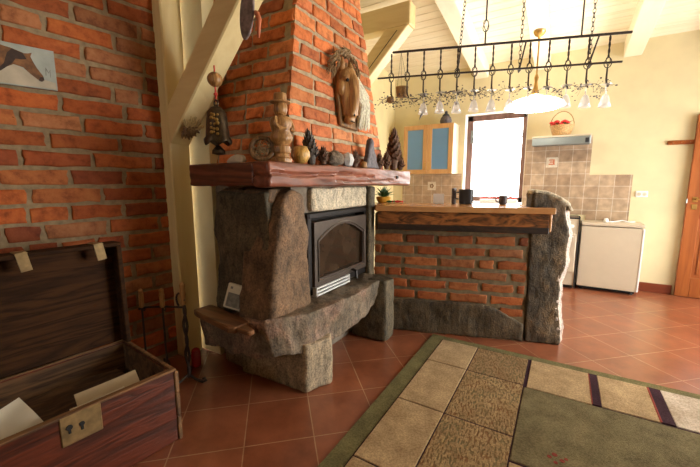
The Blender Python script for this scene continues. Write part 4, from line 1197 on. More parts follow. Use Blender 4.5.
for i in range(110):
    a = R(rnd.uniform(5, 175)); rr_ = rnd.uniform(0.145, 0.20)
    c = Vector((0, 2.285 + rr_ * 0.95 * math.cos(a), 2.02 + rr_ * 0.95 * math.sin(a)))
    da = R(rnd.uniform(14, 30)); d2 = a + da
    q = Vector((0, 2.285 + (rr_ + rnd.uniform(-.02, .03)) * math.cos(d2), 2.02 + (rr_ + rnd.uniform(-.02, .03)) * 0.95 * math.sin(d2)))
    w = rnd.uniform(0.012, 0.07)
    m.tube([on_ch(c.y, c.z, w), on_ch((c.y + q.y) / 2, (c.z + q.z) / 2, w + 0.008), on_ch(q.y, q.z, max(0.008, w - 0.01))], [0.006, 0.006, 0.002], 5)
obj('straw_garland', m, MT['hair_dark'], ha, kind='stuff')

# bell hanging from the brace
bx, by = -1.728, 1.375
be = thing('hanging_bell', 'dark brass bell with gilt relief hanging on a red cord from the brace', 'bell', (bx, by, 1.44))
m = MB(); m.lathe([(0.075, 0.0), (0.078, 0.008), (0.066, 0.035), (0.060, 0.11), (0.052, 0.17), (0.030, 0.198), (0.010, 0.205), (0.008, 0.20), (0.026, 0.188), (0.046, 0.16), (0.055, 0.10), (0.068, 0.0)], (bx, by, 1.475), 24, None, 0, False, 1.0, 1.0)
for v in m.bm.verts:
    a = math.atan2(v.co.y - by, v.co.x - bx)
    if v.co.z < 1.49: v.co.z += 0.012 * math.cos(a * 6)
obj('bell_body', m, MT['bronze'], be, True, angle=60)
m = MB()
for i in range(5):
    for k in (-1, 0, 1):
        a = R(-55 + k * 17); rr_ = 0.0615 - i * 0.0022
        a += rnd.uniform(-0.08, 0.08)
        m.ball((bx + rr_ * math.cos(a), by + rr_ * math.sin(a), 1.525 + i * 0.026 + rnd.uniform(-.006, .006)), rnd.uniform(0.007, 0.012), None, 0, 8, 6)
obj('relief', m, MT['gold'], be, True, label='gilt relief figures')
m = MB(); m.torus((bx, by, 1.697), 0.016, 0.006, Matrix.Rotation(R(90), 4, 'X'), 16, 8); obj('loop', m, MT['bronze'], be, True)
m = MB(); m.tube([(bx, by, 1.705), (bx, by, 1.90)], 0.0045, 6); m.ball((bx, by, 1.745), 0.011, None, 0, 8, 6); obj('cord', m, MT['red_cord'], be)
m = MB(); m.ball((bx, by, 1.825), 0.042, None, 0, 14, 10, (1, 1, 0.95)); obj('bead', m, MT['carved'], be, True)
m = MB(); m.tube([(bx, by, 1.67), (bx, by, 1.45)], 0.004, 6); m.lathe([(0.004, 0.05), (0.012, 0.045), (0.036, 0.02), (0.038, 0.0), (0.012, -0.006)], (bx, by, 1.415), 10); obj('clapper', m, MT['bronze'], be)

# dried flower rosette on the brace foot
fl = thing('dried_flower', 'brown dried flower rosette with straw petals pinned to the brace foot', 'dried flower', (-2.10, 1.39, 1.60))
def on_br(s_, y, w):                                  # soffit of the brace: s_ up the slope, w out of it
    k = s_ / math.sqrt(2)
    return Vector((-2.24 + k + w / math.sqrt(2), y, 1.50 + k - w / math.sqrt(2)))
m = MB()
for i in range(34):
    a = i * 2.4; rr_ = 0.010 + 0.0013 * i
    c = on_br(0.135 + 0.9 * rr_ * math.cos(a), 1.475 + rr_ * math.sin(a), 0.016); q = on_br(0.135 + 1.2 * rr_ * math.cos(a), 1.475 + 1.2 * rr_ * math.sin(a), 0.034)
    m.tube([on_br(0.135, 1.475, 0.004), c, q], [0.008, 0.012, 0.004], 6)
obj('petals', m, MT['carved_dark'], fl, True, kind='stuff')
m = MB()
for i in range(30):
    a = R(rnd.uniform(40, 160)); rr_ = rnd.uniform(0.08, 0.125)
    m.tube([on_br(0.135, 1.475, 0.004), on_br(0.135 + 0.5 * rr_ * math.sin(a), 1.475 - 0.5 * rr_ * math.cos(a), 0.02), on_br(0.135 + rr_ * math.sin(a), 1.475 - rr_ * math.cos(a) * 0.8, 0.012)], [0.003, 0.006, 0.002], 5)
obj('straw', m, MT['straw'], fl, kind='stuff')

# slate oval and hook on the brace
ov = thing('slate_oval', 'oval grey purple slate hanging flat against the brace top', 'slate ornament', (-1.50, 1.39, 2.15))
m = MB(); b_ = MB(); b_.prism([(0.050 * math.cos(a), 0.135 * math.sin(a)) for a in [i * 2 * math.pi / 24 for i in range(24)]], (0, 0, 0), (1, 0, 0), (0, 0, 1), (0, -1, 0), 0.014, 0.004)
m.merge(b_.bm, Matrix.Translation((-1.46, 1.39, 2.12)) @ Matrix.Rotation(R(9), 4, 'Y'))
obj('slate', m, MT['slate_pale'], ov)
m = MB(); m.tube([(-1.452, 1.384, 2.235), (-1.45, 1.388, 2.30)], 0.003, 6); obj('cord', m, MT['wrought'], ov)
m = MB(); m.tube([(-1.425, 1.42, 2.115), (-1.415, 1.40, 2.11), (-1.395, 1.39, 2.095), (-1.385, 1.39, 2.07), (-1.388, 1.39, 2.035), (-1.392, 1.39, 1.985)], [0.009, 0.013, 0.014, 0.013, 0.010, 0.007], 8)
obj('hook', m, MT['orange_hook'], None, True, (-1.41, 1.40, 2.10), 'small orange hook curling down beside the slate oval', 'hook')

# horse painting on the brick wall
pt = thing('horse_painting', 'small unframed painting of a brown horse head on the brick wall', 'painting', tuple(wall_left_fn(0.72, 1.83, 0.02)))
def on_w(u, v, w): return wall_left_fn(u, v, w)
m = MB(); uu0, uu1 = 0.535, 0.90
b = bmesh.new()
vs = [b.verts.new(on_w(u, v, w)) for u, v in ((uu0, 1.738), (uu1, 1.725), (uu1, 1.925), (uu0, 1.937)) for w in (0.014, 0.03)]
for q in ((1, 3, 5, 7), (0, 1, 3, 2), (2, 3, 5, 4), (4, 5, 7, 6), (6, 7, 1, 0), (0, 2, 4, 6)): b.faces.new([vs[k] for k in q])
m.merge(b)
obj('canvas', m, MT['canvas_bg'], pt)
def flat(name, poly, mt, w=0.0302, th=0.0008, label=None):
    m = MB(); m.prism([(-a, b_) for a, b_ in poly], on_w(0, 0, w), -w_d, (0, 0, 1), w_n, th)
    return obj(name, m, mt, pt, label=label)
flat('ground', [(0.54, 1.743), (0.895, 1.731), (0.895, 1.77), (0.80, 1.80), (0.74, 1.84), (0.68, 1.825), (0.60, 1.785), (0.54, 1.775)], MT['canvas_pale'], label='pale painted ground')
flat('horse', [(0.895, 1.735), (0.795, 1.742), (0.765, 1.775), (0.735, 1.808), (0.70, 1.832), (0.665, 1.825), (0.640, 1.80), (0.612, 1.777), (0.598, 1.772), (0.588, 1.781), (0.590, 1.80), (0.612, 1.835), (0.625, 1.865), (0.632, 1.885), (0.625, 1.905), (0.640, 1.898), (0.655, 1.895), (0.70, 1.907), (0.78, 1.917), (0.895, 1.918)], MT['paint_brown'], 0.0305, 0.001, label='brown painted horse head')
flat('signature', [(0.560, 1.80), (0.5585, 1.80), (0.557, 1.84), (0.566, 1.825), (0.575, 1.845), (0.577, 1.845), (0.579, 1.805), (0.577, 1.805), (0.574, 1.835), (0.566, 1.817), (0.561, 1.83)], MT['card_grey'])
flat('muzzle_shade', [(0.61, 1.774), (0.598, 1.770), (0.587, 1.780), (0.589, 1.795), (0.603, 1.792)], MT['paint_dark'], 0.0312)
flat('mane_shade', [(0.66, 1.893), (0.70, 1.905), (0.72, 1.88), (0.735, 1.83), (0.76, 1.795), (0.75, 1.79), (0.705, 1.835), (0.69, 1.86), (0.668, 1.862), (0.648, 1.868)], MT['paint_dark'], 0.0312)


# ------------------------------------------------------------------ kitchen along the back wall
TILE = wall_tile_mat('beige_wall_tiles', -0.375, 1.793)
m = MB()
m.box((-0.455, YB - 0.008, 0.86), (0.250, YB, 1.800)); m.box((0.250, YB - 0.008, 0.80), (0.665, YB, 1.340)); m.box((-2.16, YB - 0.008, 0.86), (WX0 - 0.015, YB, 1.375))
obj('trim_7', m, TILE, kind='structure')
def motif(name, x, z, label, deco):
    t = thing(name, label, 'decorative tile', (x, YB - 0.008, z))
    m = MB(); m.box((x - 0.062, YB - 0.012, z - 0.062), (x + 0.062, YB - 0.008, z + 0.062), 0.002); obj('tile', m, MT['shell'], t)
    m = MB()
    if deco == 0:
        for dz, w in ((0.03, 0.03), (0.005, 0.022), (-0.022, 0.034)): m.box((x - w, YB - 0.014, z + dz - 0.007), (x + w, YB - 0.012, z + dz + 0.007), 0.001)
        m.box((x + 0.016, YB - 0.0135, z - 0.03), (x + 0.03, YB - 0.012, z + 0.035), 0.0005)
    else:
        for a in range(5): m.ball((x + 0.022 * math.cos(a * 1.257), YB - 0.012, z + 0.022 * math.sin(a * 1.257)), 0.013, None, 0, 8, 5, (1, 0.15, 1))
    obj('motif', m, MT['orange_hook'] if deco == 0 else MT['carved_dark'], t)
motif('decorated_tile', -0.155, 1.50, 'wall tile with a small orange motif below the hood', 0)
motif('decorated_tile', -1.69, 1.20, 'wall tile with a small round brown motif below the cupboard', 1)

# wall cupboard with two glass doors
cb = thing('wall_cupboard', 'beech wall cupboard with two blue glass doors beside the window', 'cupboard', (-1.67, 5.0, 1.37))
kx0, kx1, kz0, kz1, ky = -2.035, -1.320, 1.372, 2.045, 4.84
m = MB(); m.box((kx0, ky + 0.02, kz0), (kx1, YB - 0.001, kz1), 0.003); obj('body', m, MT['white_enamel'], cb)
w2 = (kx1 - kx0) / 2
for i in range(2):
    x0 = kx0 + i * w2 + 0.002; x1 = x0 + w2 - 0.004
    m = MB(); fw = 0.062
    for lo, hi in (((x0, kz0), (x0 + fw, kz1)), ((x1 - fw, kz0), (x1, kz1)), ((x0 + fw, kz0), (x1 - fw, kz0 + fw)), ((x0 + fw, kz1 - fw), (x1 - fw, kz1))):
        m.box((lo[0], ky, lo[1]), (hi[0], ky + 0.019, hi[1]), 0.002)
    d = obj('door', m, MT['beech'], cb)
    m = MB(); m.box((x0 + fw - 0.002, ky + 0.006, kz0 + fw - 0.002), (x1 - fw + 0.002, ky + 0.012, kz1 - fw + 0.002)); obj('glass_panel', m, MT['blue_glass'], d, label='frosted blue glass')
    hx = x1 - 0.022 if i == 0 else x0 + 0.022
    m = MB(); m.tube([(hx, ky, kz0 + 0.06), (hx, ky - 0.025, kz0 + 0.065), (hx, ky - 0.025, kz0 + 0.155), (hx, ky, kz0 + 0.16)], 0.0055, 8); obj('handle', m, MT['brass'], d)

t = thing('lidded_jar', 'dark lidded jar standing on top of the wall cupboard', 'jar', (-1.47, 4.98, kz1))
m = MB(); m.lathe([(0.045, 0), (0.075, 0.012), (0.082, 0.05), (0.068, 0.095), (0.045, 0.115)], (-1.47, 4.98, kz1), 18); obj('jar', m, MT['slate'], t, True, angle=40)
m = MB(); m.lathe([(0.050, 0.115), (0.046, 0.13), (0.022, 0.15), (0.018, 0.16), (0.024, 0.172), (0.008, 0.185)], (-1.47, 4.98, kz1), 16); obj('lid', m, MT['dark_cloth'], t, True, angle=40)

# extractor hood
ho = thing('range_hood', 'flat grey extractor hood on the tiled back wall', 'range hood', (-0.08, 4.95, 1.68))
m = MB(); m.box((-0.372, 4.84, 1.70), (0.218, YB - 0.009, 1.775), 0.004); obj('body', m, MT['hood_steel'], ho)
m = MB(); m.box((-0.376, 4.825, 1.775), (0.222, YB - 0.009, 1.795), 0.004); obj('top_plate', m, MT['white_enamel'], ho, label='white top edge')
m = MB(); m.box((-0.37, 4.815, 1.682), (0.216, 4.842, 1.772), 0.006); obj('visor', m, MT['hood_steel'], ho)
m = MB(); m.box((0.165, 4.810, 1.70), (0.20, 4.816, 1.75), 0.002); obj('switch', m, MT['dark_enamel'], ho)

# flower basket on the hood
bxx, byy, bz = -0.075, 4.93, 1.795
bs = thing('flower_basket', 'small wicker basket of red flowers standing on the hood', 'flower basket', (bxx, byy, bz))
m = MB(); m.lathe([(0.085, 0), (0.09, 0.006), (0.108, 0.06), (0.122, 0.11), (0.127, 0.118), (0.118, 0.118), (0.112, 0.108)], (bxx, byy, bz), 22); obj('basket', m, MT['wicker'], bs, True, angle=50)
m = MB(); m.tube([(bxx - 0.122 * math.cos(R(a)), byy, bz + 0.11 + 0.17 * math.sin(R(a))) for a in range(0, 181, 12)], 0.005, 8); obj('handle', m, MT['wicker_dark'], bs)
for i in range(15):
    a, rr_ = i * 2.4, 0.02 + 0.024 * math.sqrt(i)
    c = (bxx - 0.012 + rr_ * math.cos(a), byy + rr_ * math.sin(a), bz + 0.125 + 0.045 * rnd.random())
    if c[0] > bxx + 0.052: continue
    m = MB()
    for q in range(7):
        m.ball((c[0] + 0.014 * math.cos(q * 0.9), c[1] + 0.014 * math.sin(q * 0.9), c[2] + 0.006 * (q % 2)), 0.017, None, 0, 7, 5, (1, 1, 0.7))
    obj('flower', m, MT['red'], bs, True)
m = MB()
for i in range(34):
    a = rnd.uniform(0, 6.28); rr_ = rnd.uniform(0.05, 0.115)
    if i % 2: a = rnd.uniform(-0.9, 0.9)
    p0 = Vector((bxx + 0.3 * rr_ * math.cos(a), byy + 0.3 * rr_ * math.sin(a), bz + 0.11)); p1 = Vector((bxx + rr_ * math.cos(a), byy + rr_ * math.sin(a), bz + 0.125 + 0.05 * rnd.random()))
    m.tube([p0, (p0 + p1) / 2 + Vector((0, 0, 0.012)), p1], [0.002, 0.010, 0.001], 6, True, 0, None, 0.35)
obj('leaves', m, MT['green'], bs, kind='stuff')

# cooker and fridge
ck = thing('cooker', 'white cooker with dark oven glass standing left of the fridge', 'cooker', (-0.09, 4.85, 0))
m = MB(); m.box((-0.385, 4.80, 0.04), (0.185, YB - 0.01, 0.83), 0.006); obj('body', m, MT['white_enamel'], ck)
m = MB(); m.box((-0.37, 4.785, 0.20), (0.17, 4.80, 0.66), 0.008); d = obj('oven_door', m, MT['white_enamel'], ck)
m = MB(); m.box((-0.30, 4.779, 0.30), (0.10, 4.786, 0.56), 0.006); obj('oven_glass', m, MT['dark_enamel'], d)
m = MB(); m.tube([(-0.33, 4.785, 0.625), (-0.33, 4.75, 0.63), (0.13, 4.75, 0.63), (0.13, 4.785, 0.625)], 0.008, 8); obj('oven_handle', m, MT['white_plastic'], d)
for i in range(5):
    m = MB(); m.lathe([(0.022, 0), (0.02, 0.02), (0.012, 0.024)], (-0.32 + i * 0.108, 4.80, 0.745), 14, Matrix.Rotation(R(90), 4, 'X')); obj('knob', m, MT['white_plastic'], ck)
m = MB(); m.box((-0.385, 4.80, 0.83), (0.185, YB - 0.01, 0.85), 0.004); obj('hob', m, MT['dark_enamel'], ck)
m = MB(); m.box((0.178, 4.79, 0.02), (0.19, 5.0, 0.855), 0.002); obj('side_edge', m, MT['black'], ck, label='black side edge')
m = MB(); m.box((-0.37, 4.84, 0), (0.17, 5.1, 0.045)); obj('plinth', m, MT['black'], ck)

fr = thing('small_fridge', 'small white under-counter fridge against the back wall', 'fridge', (0.5, 4.95, 0))
rx0, rx1, ry = 0.208, 0.778, 4.83
m = MB(); m.box((rx0 + 0.006, ry + 0.05, 0.035), (rx1 - 0.006, YB - 0.03, 0.775), 0.006); obj('body', m, MT['white_enamel'], fr)
m = MB(); m.box((rx0, ry + 0.001, 0.045), (rx1, ry + 0.045, 0.755), 0.010, seg=2); d = obj('door', m, MT['white_enamel'], fr)
m = MB(); m.box((rx1 - 0.012, ry - 0.004, 0.05), (rx1 + 0.004, ry + 0.04, 0.75), 0.003); obj('lit_door_edge', m, MT['white_plastic'], d, label='white edge strip, caught light put into its colour')  # highlight on the rounded door edge, painted as a whiter strip
m = MB(); m.box((rx0 - 0.002, ry - 0.008, 0.765), (rx1 + 0.004, YB - 0.025, 0.80), 0.008, seg=2); obj('top', m, MT['white_enamel'], fr)
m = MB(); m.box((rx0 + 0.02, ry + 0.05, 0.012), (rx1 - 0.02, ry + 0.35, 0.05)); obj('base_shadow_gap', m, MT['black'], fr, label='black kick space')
for x in (rx0 + 0.05, rx1 - 0.05):
    m = MB(); m.lathe([(0.018, 0), (0.018, 0.014), (0.01, 0.05)], (x, ry + 0.06, 0), 12); obj('foot', m, MT['black'], fr)
pc = thing('power_cable', 'white cable with a plug lying on top of the fridge', 'cable', (0.47, 4.98, 0.80))
m = MB(); m.tube([(0.45, 4.93, 0.812), (0.50, 4.95, 0.806), (0.55, 5.0, 0.81), (0.60, 5.03, 0.82), (0.66, 5.0, 0.806), (0.72, 5.06, 0.806)], 0.006, 8); obj('cord', m, MT['white_plastic'], pc, True)
m = MB(); m.lathe([(0.022, 0.0), (0.024, 0.012), (0.020, 0.04), (0.008, 0.045)], (0.44, 4.93, 0.801), 14); obj('plug', m, MT['white_plastic'], pc, True)

# base units under the window, behind the bar
ku = thing('base_cabinet', 'white kitchen base cabinet under the window', 'cabinet', (-1.3, 4.85, 0))
m = MB(); m.box((-2.3, 4.60, 0.0), (-0.40, YB - 0.01, 0.82)); obj('body', m, MT['white_enamel'], ku)
m = MB(); m.box((-2.3, 4.56, 0.82), (-0.39, YB - 0.01, 0.855), 0.004); obj('counter_top', m, MT['oak_top'], ku)

# socket, peg board, door
so = thing('wall_socket', 'white double wall socket above the fridge', 'socket', (0.755, YB, 1.12))
m = MB(); m.box((0.705, YB - 0.014, 1.085), (0.815, YB, 1.155), 0.005); obj('plate', m, MT['white_plastic'], so)
for x in (0.735, 0.785):
    m = MB(); m.lathe([(0.020, 0), (0.019, 0.003), (0.014, 0.003), (0.013, 0.001)], (x, YB - 0.014, 1.12), 16, Matrix.Rotation(R(90), 4, 'X')); obj('outlet', m, MT['shell'], so)
pg = thing('peg_board', 'short brown wooden board on the wall beside the orange door', 'peg board', (1.03, YB, 1.68))
m = MB(); m.box((0.925, YB - 0.022, 1.655), (1.16, YB, 1.70), 0.008); obj('board', m, MT['door_wood'], pg)
for x in (0.97, 1.04, 1.11):
    m = MB(); m.tube([(x, YB - 0.02, 1.675), (x, YB - 0.05, 1.68)], [0.006, 0.008], 8); obj('peg', m, MT['door_wood'], pg)
dr = thing('door_1', None, None, (1.14, 5.10, 0), kind='structure')
m = MB(); X0, X1, DY = 1.138, 1.93, 5.085
m.box((X0, DY, 0.004), (X0 + 0.115, DY + 0.04, 1.955), 0.004); m.box((X1 - 0.115, DY, 0.004), (X1, DY + 0.04, 1.955), 0.004)
for z0, z1 in ((0.004, 0.22), (0.86, 0.98), (1.84, 1.955)): m.box((X0 + 0.115, DY, z0), (X1 - 0.115, DY + 0.04, z1), 0.003)
obj('door_frame', m, MT['door_wood'], dr)
m = MB(); m.box((X0 + 0.11, DY + 0.012, 0.21), (X1 - 0.11, DY + 0.03, 0.87)); m.box((X0 + 0.15, DY + 0.004, 0.26), (X1 - 0.15, DY + 0.014, 0.82), 0.006); obj('door_panel', m, MT['door_wood'], dr)
m = MB(); m.box((X0 + 0.11, DY + 0.015, 0.97), (X1 - 0.11, DY + 0.022, 1.85)); obj('door_glass', m, MT['fabric_white'], dr)
m = MB(); m.box((X0 + 0.04, DY - 0.004, 0.965), (X0 + 0.085, DY, 1.02), 0.003); m.box((X0 + 0.04, DY - 0.004, 1.045), (X0 + 0.085, DY, 1.10), 0.003)
pl_ = obj('lock_plate', m, MT['brass'], dr, label='brass lock plate')
m = MB(); m.tube([(X0 + 0.062, DY - 0.004, 1.075), (X0 + 0.062, DY - 0.045, 1.075), (X0 + 0.16, DY - 0.05, 1.072)], 0.008, 8); obj('door_handle', m, MT['brass'], dr)
m = MB(); m.lathe([(0.006, 0), (0.006, 0.05)], (X0 - 0.004, DY - 0.004, 1.03), 8); obj('hinge', m, MT['hood_steel'], dr)

# ------------------------------------------------------------------ things on the bar top
BZ = 1.0675
q = cw(-0.16, 0.40, BZ); q = Vector((-1.42, 2.93, BZ))
po = thing('potted_plant', 'small green plant in an orange yellow pot on the bar beside the fireplace', 'plant', tuple(q))
m = MB(); m.lathe([(0.045, 0), (0.062, 0.02), (0.068, 0.05), (0.060, 0.055), (0.05, 0.05)], q, 18); obj('pot', m, MT['yellow_pot'], po, True, angle=40)
m = MB()
for i in range(70):
    a = rnd.uniform(0, 6.28); e = R(rnd.uniform(15, 85)); L1 = rnd.uniform(0.06, 0.125)
    d = Vector((math.cos(a) * math.cos(e), math.sin(a) * math.cos(e), math.sin(e)))
    o_ = q + Vector((0, 0, 0.045))
    m.tube([o_, o_ + d * L1 * 0.5 + Vector((0, 0, 0.01)), o_ + d * L1], [0.002, 0.010, 0.001], 6, True, 0, None, 0.35)
obj('foliage', m, MT['green'], po, kind='stuff')
q = cw(-0.02, 0.33, BZ)
for i, (dx, mt, lab) in enumerate(((-0.045, 'green', 'green wrapped sweet lying on the bar beside the plant'), (0.03, 'red', 'red wrapped sweet lying on the bar right of the green one'))):
    m = MB(); c = q + cd * dx
    m.tube([c + cd * -0.05 + Vector((0, 0, 0.012)), c + cd * -0.03 + Vector((0, 0, 0.012)), c + Vector((0, 0, 0.012)), c + cd * 0.03 + Vector((0, 0, 0.012)), c + cd * 0.05 + Vector((0, 0, 0.012))], [0.011, 0.006, 0.012, 0.006, 0.011], 8)
    obj('wrapped_sweet', m, MT[mt], None, True, tuple(c), lab, 'sweet', 'sweets on the bar')
c = cw(0.37, 0.30, BZ)
nb = thing('napkin_holder', 'white napkin holder standing on the bar top below the cupboard', 'napkin holder', tuple(c), math.pi / 2 - CA)
NM = WM[nb.name]
m = MB(); m.box((-0.045, -0.025, 0), (0.045, 0.025, 0.012), 0.003, NM); m.box((-0.045, -0.025, 0.01), (0.045, -0.021, 0.085), 0.001, NM); m.box((-0.045, 0.021, 0.01), (0.045, 0.025, 0.085), 0.001, NM); obj('holder', m, MT['white_plastic'], nb)
m = MB()
for k in range(6): m.box((-0.042, -0.017 + k * 0.006, 0.012), (0.042, -0.014 + k * 0.006, 0.075 + 0.004 * (k % 2)), 0, NM)
obj('napkins', m, MT['fabric_white'], nb, kind='stuff')
c = cw(0.60, 0.31, BZ)
pk = thing('black_pot', 'dark round pot standing on the bar in front of the window', 'pot', tuple(c))
m = MB(); m.lathe([(0.050, 0), (0.058, 0.006), (0.061, 0.11), (0.064, 0.125), (0.058, 0.125), (0.055, 0.012)], c, 20, closed=False); m.lathe([(0.057, 0.006), (0.001, 0.008)], c, 20, closed=False); obj('body', m, MT['pot_black'], pk, True, angle=40)
m = MB(); m.tube([c + cd * -0.06 + Vector((0, 0, 0.10)), c + cd * -0.088 + Vector((0, 0, 0.095)), c + cd * -0.09 + Vector((0, 0, 0.05)), c + cd * -0.062 + Vector((0, 0, 0.04))], 0.007, 8); obj('handle', m, MT['pot_black'], pk)
c = cw(0.50, 0.33, BZ)
m = MB(); m.box((-0.013, -0.035, 0), (0.013, 0.035, 0.135), 0.006, Matrix.Translation(c)); obj('blue_tin', m, MT['slate'], None, False, tuple(c), 'narrow blue grey tin just left of the dark pot', 'tin')
c = cw(0.90, 0.33, BZ)
mg = thing('small_mug', 'small grey mug on the bar at the right side of the window', 'mug', tuple(c))
m = MB(); m.lathe([(0.026, 0), (0.032, 0.005), (0.034, 0.075), (0.030, 0.075), (0.028, 0.01)], c, 18, closed=False); m.lathe([(0.03, 0.004), (0.001, 0.006)], c, 18, closed=False); obj('cup', m, MT['slate'], mg, True, angle=40)
m = MB(); m.torus(c + cd * -0.036 + Vector((0, 0, 0.04)), 0.022, 0.005, Matrix.Rotation(math.pi / 2 - CA, 4, 'Z') @ Matrix.Rotation(R(90), 4, 'X'), 18, 8); obj('handle', m, MT['slate'], mg)
fb = thing('flower_trough', 'low trough of small red flowers on the window sill', 'flower trough', (-0.75, 5.18, WZ0 + 0.02))
m = MB(); m.box((-1.0, 5.13, WZ0 + 0.02), (-0.52, 5.21, WZ0 + 0.075), 0.008); obj('trough', m, MT['white_plastic'], fb)
for i in range(14):
    x = -0.98 + i * 0.034
    m = MB()
    for q_ in range(5): m.ball((x + 0.010 * math.cos(q_ * 1.25), 5.17 + 0.010 * math.sin(q_ * 1.25), WZ0 + 0.09 + 0.02 * ((i * 7) % 3) / 2), 0.010, None, 0, 7, 5)
    obj('flower', m, MT['red'], fb, True)

# ------------------------------------------------------------------ pendant lamp under the middle rafter
LX, LY = -0.325, 4.20
lm_ = thing('pendant_lamp', 'brass pendant lamp with a wide glowing white glass shade', 'lamp', (LX, LY, 2.70))
zc = ceil_z(LY) - 0.178
m = MB(); m.lathe([(0.055, 0.0), (0.058, -0.008), (0.045, -0.035), (0.016, -0.055), (0.010, -0.07)], (LX, LY, zc), 18); obj('canopy', m, MT['brass'], lm_, True, angle=40)
m = MB(); m.tube([(LX, LY, zc - 0.06), (LX, LY, 2.20)], 0.008, 8); m.lathe([(0.012, 0.20), (0.022, 0.17), (0.014, 0.13), (0.024, 0.06), (0.035, 0.02), (0.05, 0.0)], (LX, LY, 2.14), 14); obj('stem', m, MT['brass'], lm_, True, angle=40)
m = MB(); m.lathe([(0.05, 0.125), (0.12, 0.115), (0.20, 0.09), (0.265, 0.055), (0.285, 0.03), (0.280, 0.028), (0.255, 0.05), (0.19, 0.083), (0.11, 0.105), (0.04, 0.115)], (LX, LY, 1.995), 32, closed=False); m.lathe([(0.28, 0.03), (0.24, 0.012), (0.12, 0.0), (0.01, -0.003)], (LX, LY, 1.995), 32, closed=False)
obj('shade', m, MT['opal'], lm_, True, label='glowing white glass shade')

# ------------------------------------------------------------------ wrought iron glass rack over the bar
rk = thing('glass_rack', 'long black wrought iron rack hanging on chains above the bar', 'hanging rack', tuple(cw(0.75, 0.02, 2.06)))
RN = 0.02
m = MB(); barbox(m, -0.02, 1.585, RN - 0.007, RN + 0.007, 2.240, 2.255, 0.002); obj('upper_bar', m, MT['wrought'], rk)
m = MB(); barbox(m, -0.135, 1.545, RN - 0.006, RN + 0.006, 2.058, 2.070, 0.002); obj('lower_bar', m, MT['wrought'], rk)
rods = [-0.026 + 1.485 * i / 12 for i in range(13)]
def twist(mb, s_, n_, z0, z1, r=0.0062):
    k = int((z1 - z0) / 0.011)
    for ph in (0, math.pi):
        mb.tube([cw(s_, n_, z0 + (z1 - z0) * i / k) + Vector((0.003 * math.cos(i * 0.9 + ph), 0.003 * math.sin(i * 0.9 + ph), 0)) for i in range(k + 1)], r * 0.72, 5)
def cage(mb, s_, n_, zc, h=0.034, w=0.023):
    for a in range(4):
        mb.tube([cw(s_, n_, zc + h * math.cos(math.pi * i / 8)) + (cd * math.cos(a * math.pi / 2 + i * 0.2) + cn * math.sin(a * math.pi / 2 + i * 0.2)) * w * math.sin(math.pi * i / 8) for i in range(9)], 0.003, 5)
for i, s_ in enumerate(rods):
    m = MB(); twist(m, s_, RN, 2.10, 2.238); cage(m, s_, RN, 2.064)
    m.tube([cw(s_, RN, 2.03), cw(s_, RN, 1.955), cw(s_ + 0.004, RN, 1.93), cw(s_ + 0.016, RN, 1.905)], [0.005, 0.0065, 0.0065, 0.005], 7)
    m.tube([cw(s_, RN, 2.095), cw(s_, RN, 2.10)], 0.008, 7)
    obj('rod', m, MT['wrought'], rk)
def chain(p0, p1, name='chain'):
    m = MB(); p0, p1 = Vector(p0), Vector(p1); d = (p1 - p0); L1 = d.length; n = int(L1 / 0.029)
    rot = d.to_track_quat('X', 'Z').to_matrix().to_4x4()
    for i in range(n):
        m.torus(p0 + d * (i + 0.5) / n, 0.0125, 0.0024, rot @ Matrix.Rotation((i % 2) * R(90) + R(20), 4, 'X') @ Matrix.Diagonal((1.45, 0.8, 1, 1)), 10, 5)
    obj(name, m, MT['wrought'], rk)
for s_, ds in ((0.475, 0.07), (0.918, 0.01), (1.375, 0.02)):
    top = cw(s_ + ds, RN + 0.10, 0)
    m = MB(); m.tube([cw(s_ + 0.012, RN - 0.01, 2.24), cw(s_ - 0.005, RN + 0.09, 2.064)], 0.006, 6); m.tube([cw(s_ - 0.005, RN + 0.09, 2.064), cw(s_ - 0.005, RN, 2.064)], 0.005, 6); obj('cross_piece', m, MT['wrought'], rk)
    chain(cw(s_ - 0.003, RN + 0.088, 2.07), (top.x, top.y, ceil_z(top.y) + 0.005))
for s_, zk in ((0.656, 2.375), (1.282, 2.72)):
    top = cw(s_, RN, 0)
    m = MB(); zt = ceil_z(top.y)
    m.tube([cw(s_, RN, 2.25), cw(s_, RN, zk - 0.035)], 0.006, 6); cage(m, s_, RN, zk, 0.04, 0.024); m.tube([cw(s_, RN, zk + 0.035), cw(s_, RN, zt + 0.003)], 0.006, 6)
    obj('hanger', m, MT['wrought'], rk)

ORD = ['first', 'second', 'third', 'fourth', 'fifth', 'sixth', 'seventh', 'eighth', 'ninth', 'tenth', 'eleventh', 'twelfth', 'thirteenth']
g0 = None
for i, s_ in enumerate(rods):
    if i < 2: continue
    c = cw(s_ + 0.004, RN, 1.775)
    lab = 'clear wine glass hanging upside down, %s from the left on the rack' % ORD[i - 2] if i < 12 else 'clear wine glass hanging upside down at the right end of the rack'
    if g0 is None:
        g0 = thing('wine_glass', lab, 'wine glass', tuple(c), 0, 'wine glasses hanging from the rack')
        m = MB(); m.lathe([(0.034, 0.152), (0.035, 0.149), (0.006, 0.144), (0.004, 0.138)], c, 20, closed=False); m.lathe([(0.034, 0.152), (0.001, 0.150)], c, 20, closed=False); obj('foot', m, MT['glassware'], g0, True)
        m = MB(); m.tube([c + Vector((0, 0, 0.075)), c + Vector((0, 0, 0.143))], 0.0038, 8); obj('stem', m, MT['glassware'], g0, True)
        m = MB(); m.lathe([(0.004, 0.088), (0.014, 0.080), (0.024, 0.060), (0.031, 0.030), (0.038, 0.0), (0.0368, 0.0), (0.0298, 0.030), (0.0228, 0.059), (0.013, 0.078), (0.003, 0.084)], c, 22, closed=False); obj('bowl', m, MT['glassware'], g0, True)
    else:
        g = clone(g0); g.location = tuple(c + Vector((0, 0, rnd.uniform(-0.006, 0.006)))); g['label'] = lab

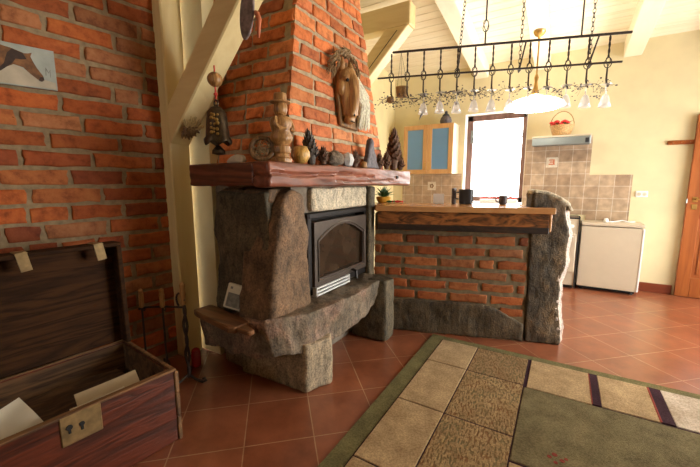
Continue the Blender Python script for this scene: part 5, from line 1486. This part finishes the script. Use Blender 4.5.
m = MB()
prev = None
for i in range(300):
    f = i / 299
    s_ = -0.10 + 1.60 * f
    a = f * 70
    c = cw(s_, RN + 0.022 * math.cos(a), 1.915 + 0.016 * math.sin(a) - (0.02 if f < 0.3 else 0))
    if prev is not None: m.tube([prev, c], 0.0014, 4)
    prev = c
    if (i * 7) % 5 < (4 if f < 0.55 or f > 0.75 else 3):
        n_ = 2 if f < 0.5 else 1
        for q in range(n_):
            e = Vector((rnd.uniform(-1, 1), rnd.uniform(-1, 1), rnd.uniform(-1.2, 0.9))).normalized()
            L1 = rnd.uniform(0.018, 0.06) * (1.5 if e.z < -0.3 else 1.0)
            m.tube([c, c + e * L1 * 0.6], 0.0011, 4)
            m.ball(c + e * L1, rnd.uniform(0.004, 0.0085), None, 0, 6, 4, (1, 1, 0.7))
obj('bead_garland', m, MT['slate'], None, False, tuple(cw(0.7, RN, 1.90)), 'long string of small dark beads and leaves wound along the rack', 'garland')
c = cw(0.055, RN + 0.05, 1.925)
hb = thing('hanging_basket', 'small brown basket hanging on thin wires at the left of the rack', 'basket', tuple(c))
m = MB(); m.lathe([(0.040, 0), (0.043, 0.005), (0.050, 0.07), (0.052, 0.075), (0.046, 0.075), (0.040, 0.01)], c, 18); obj('basket', m, MT['wicker_dark'], hb, True, angle=45)
for k in range(3):
    m = MB(); m.tube([c + Vector((0.048 * math.cos(k * 2.1), 0.048 * math.sin(k * 2.1), 0.072)), c + Vector((0, -0.03, 0.325))], 0.0012, 4); obj('wire', m, MT['wrought'], hb)
m = MB(); m.tube([c + Vector((0, -0.03, 0.32)), cw(0.055, RN + 0.007, 2.25)], 0.002, 5); obj('hook', m, MT['wrought'], hb)
c = cw(-0.03, RN - 0.01, 1.87)
m = MB(); m.lathe([(0.012, 0), (0.028, 0.012), (0.03, 0.03), (0.018, 0.046), (0.004, 0.05)], c, 12); obj('brown_gourd', m, MT['carved_dark'], None, True, tuple(c), 'small brown gourd tied at the far left end of the rack', 'gourd')
c = cw(0.21, RN, 1.765)
lf = thing('leaf_ornament', 'dark leaf shaped ornament dangling below the rack above the cupboard', 'leaf ornament', tuple(c))
m = MB(); m.tube([c + Vector((-0.012, -0.006, -0.035)), c + Vector((0.0, 0, 0)), c + Vector((0.02, 0.01, 0.032))], [0.002, 0.014, 0.010], 8, True, 0, None, 0.4); obj('leaf', m, MT['dark_cloth'], lf, True)
m = MB(); m.tube([c + Vector((0.02, 0.01, 0.032)), cw(0.215, RN, 1.93)], 0.0012, 4); obj('thread', m, MT['wrought'], lf)
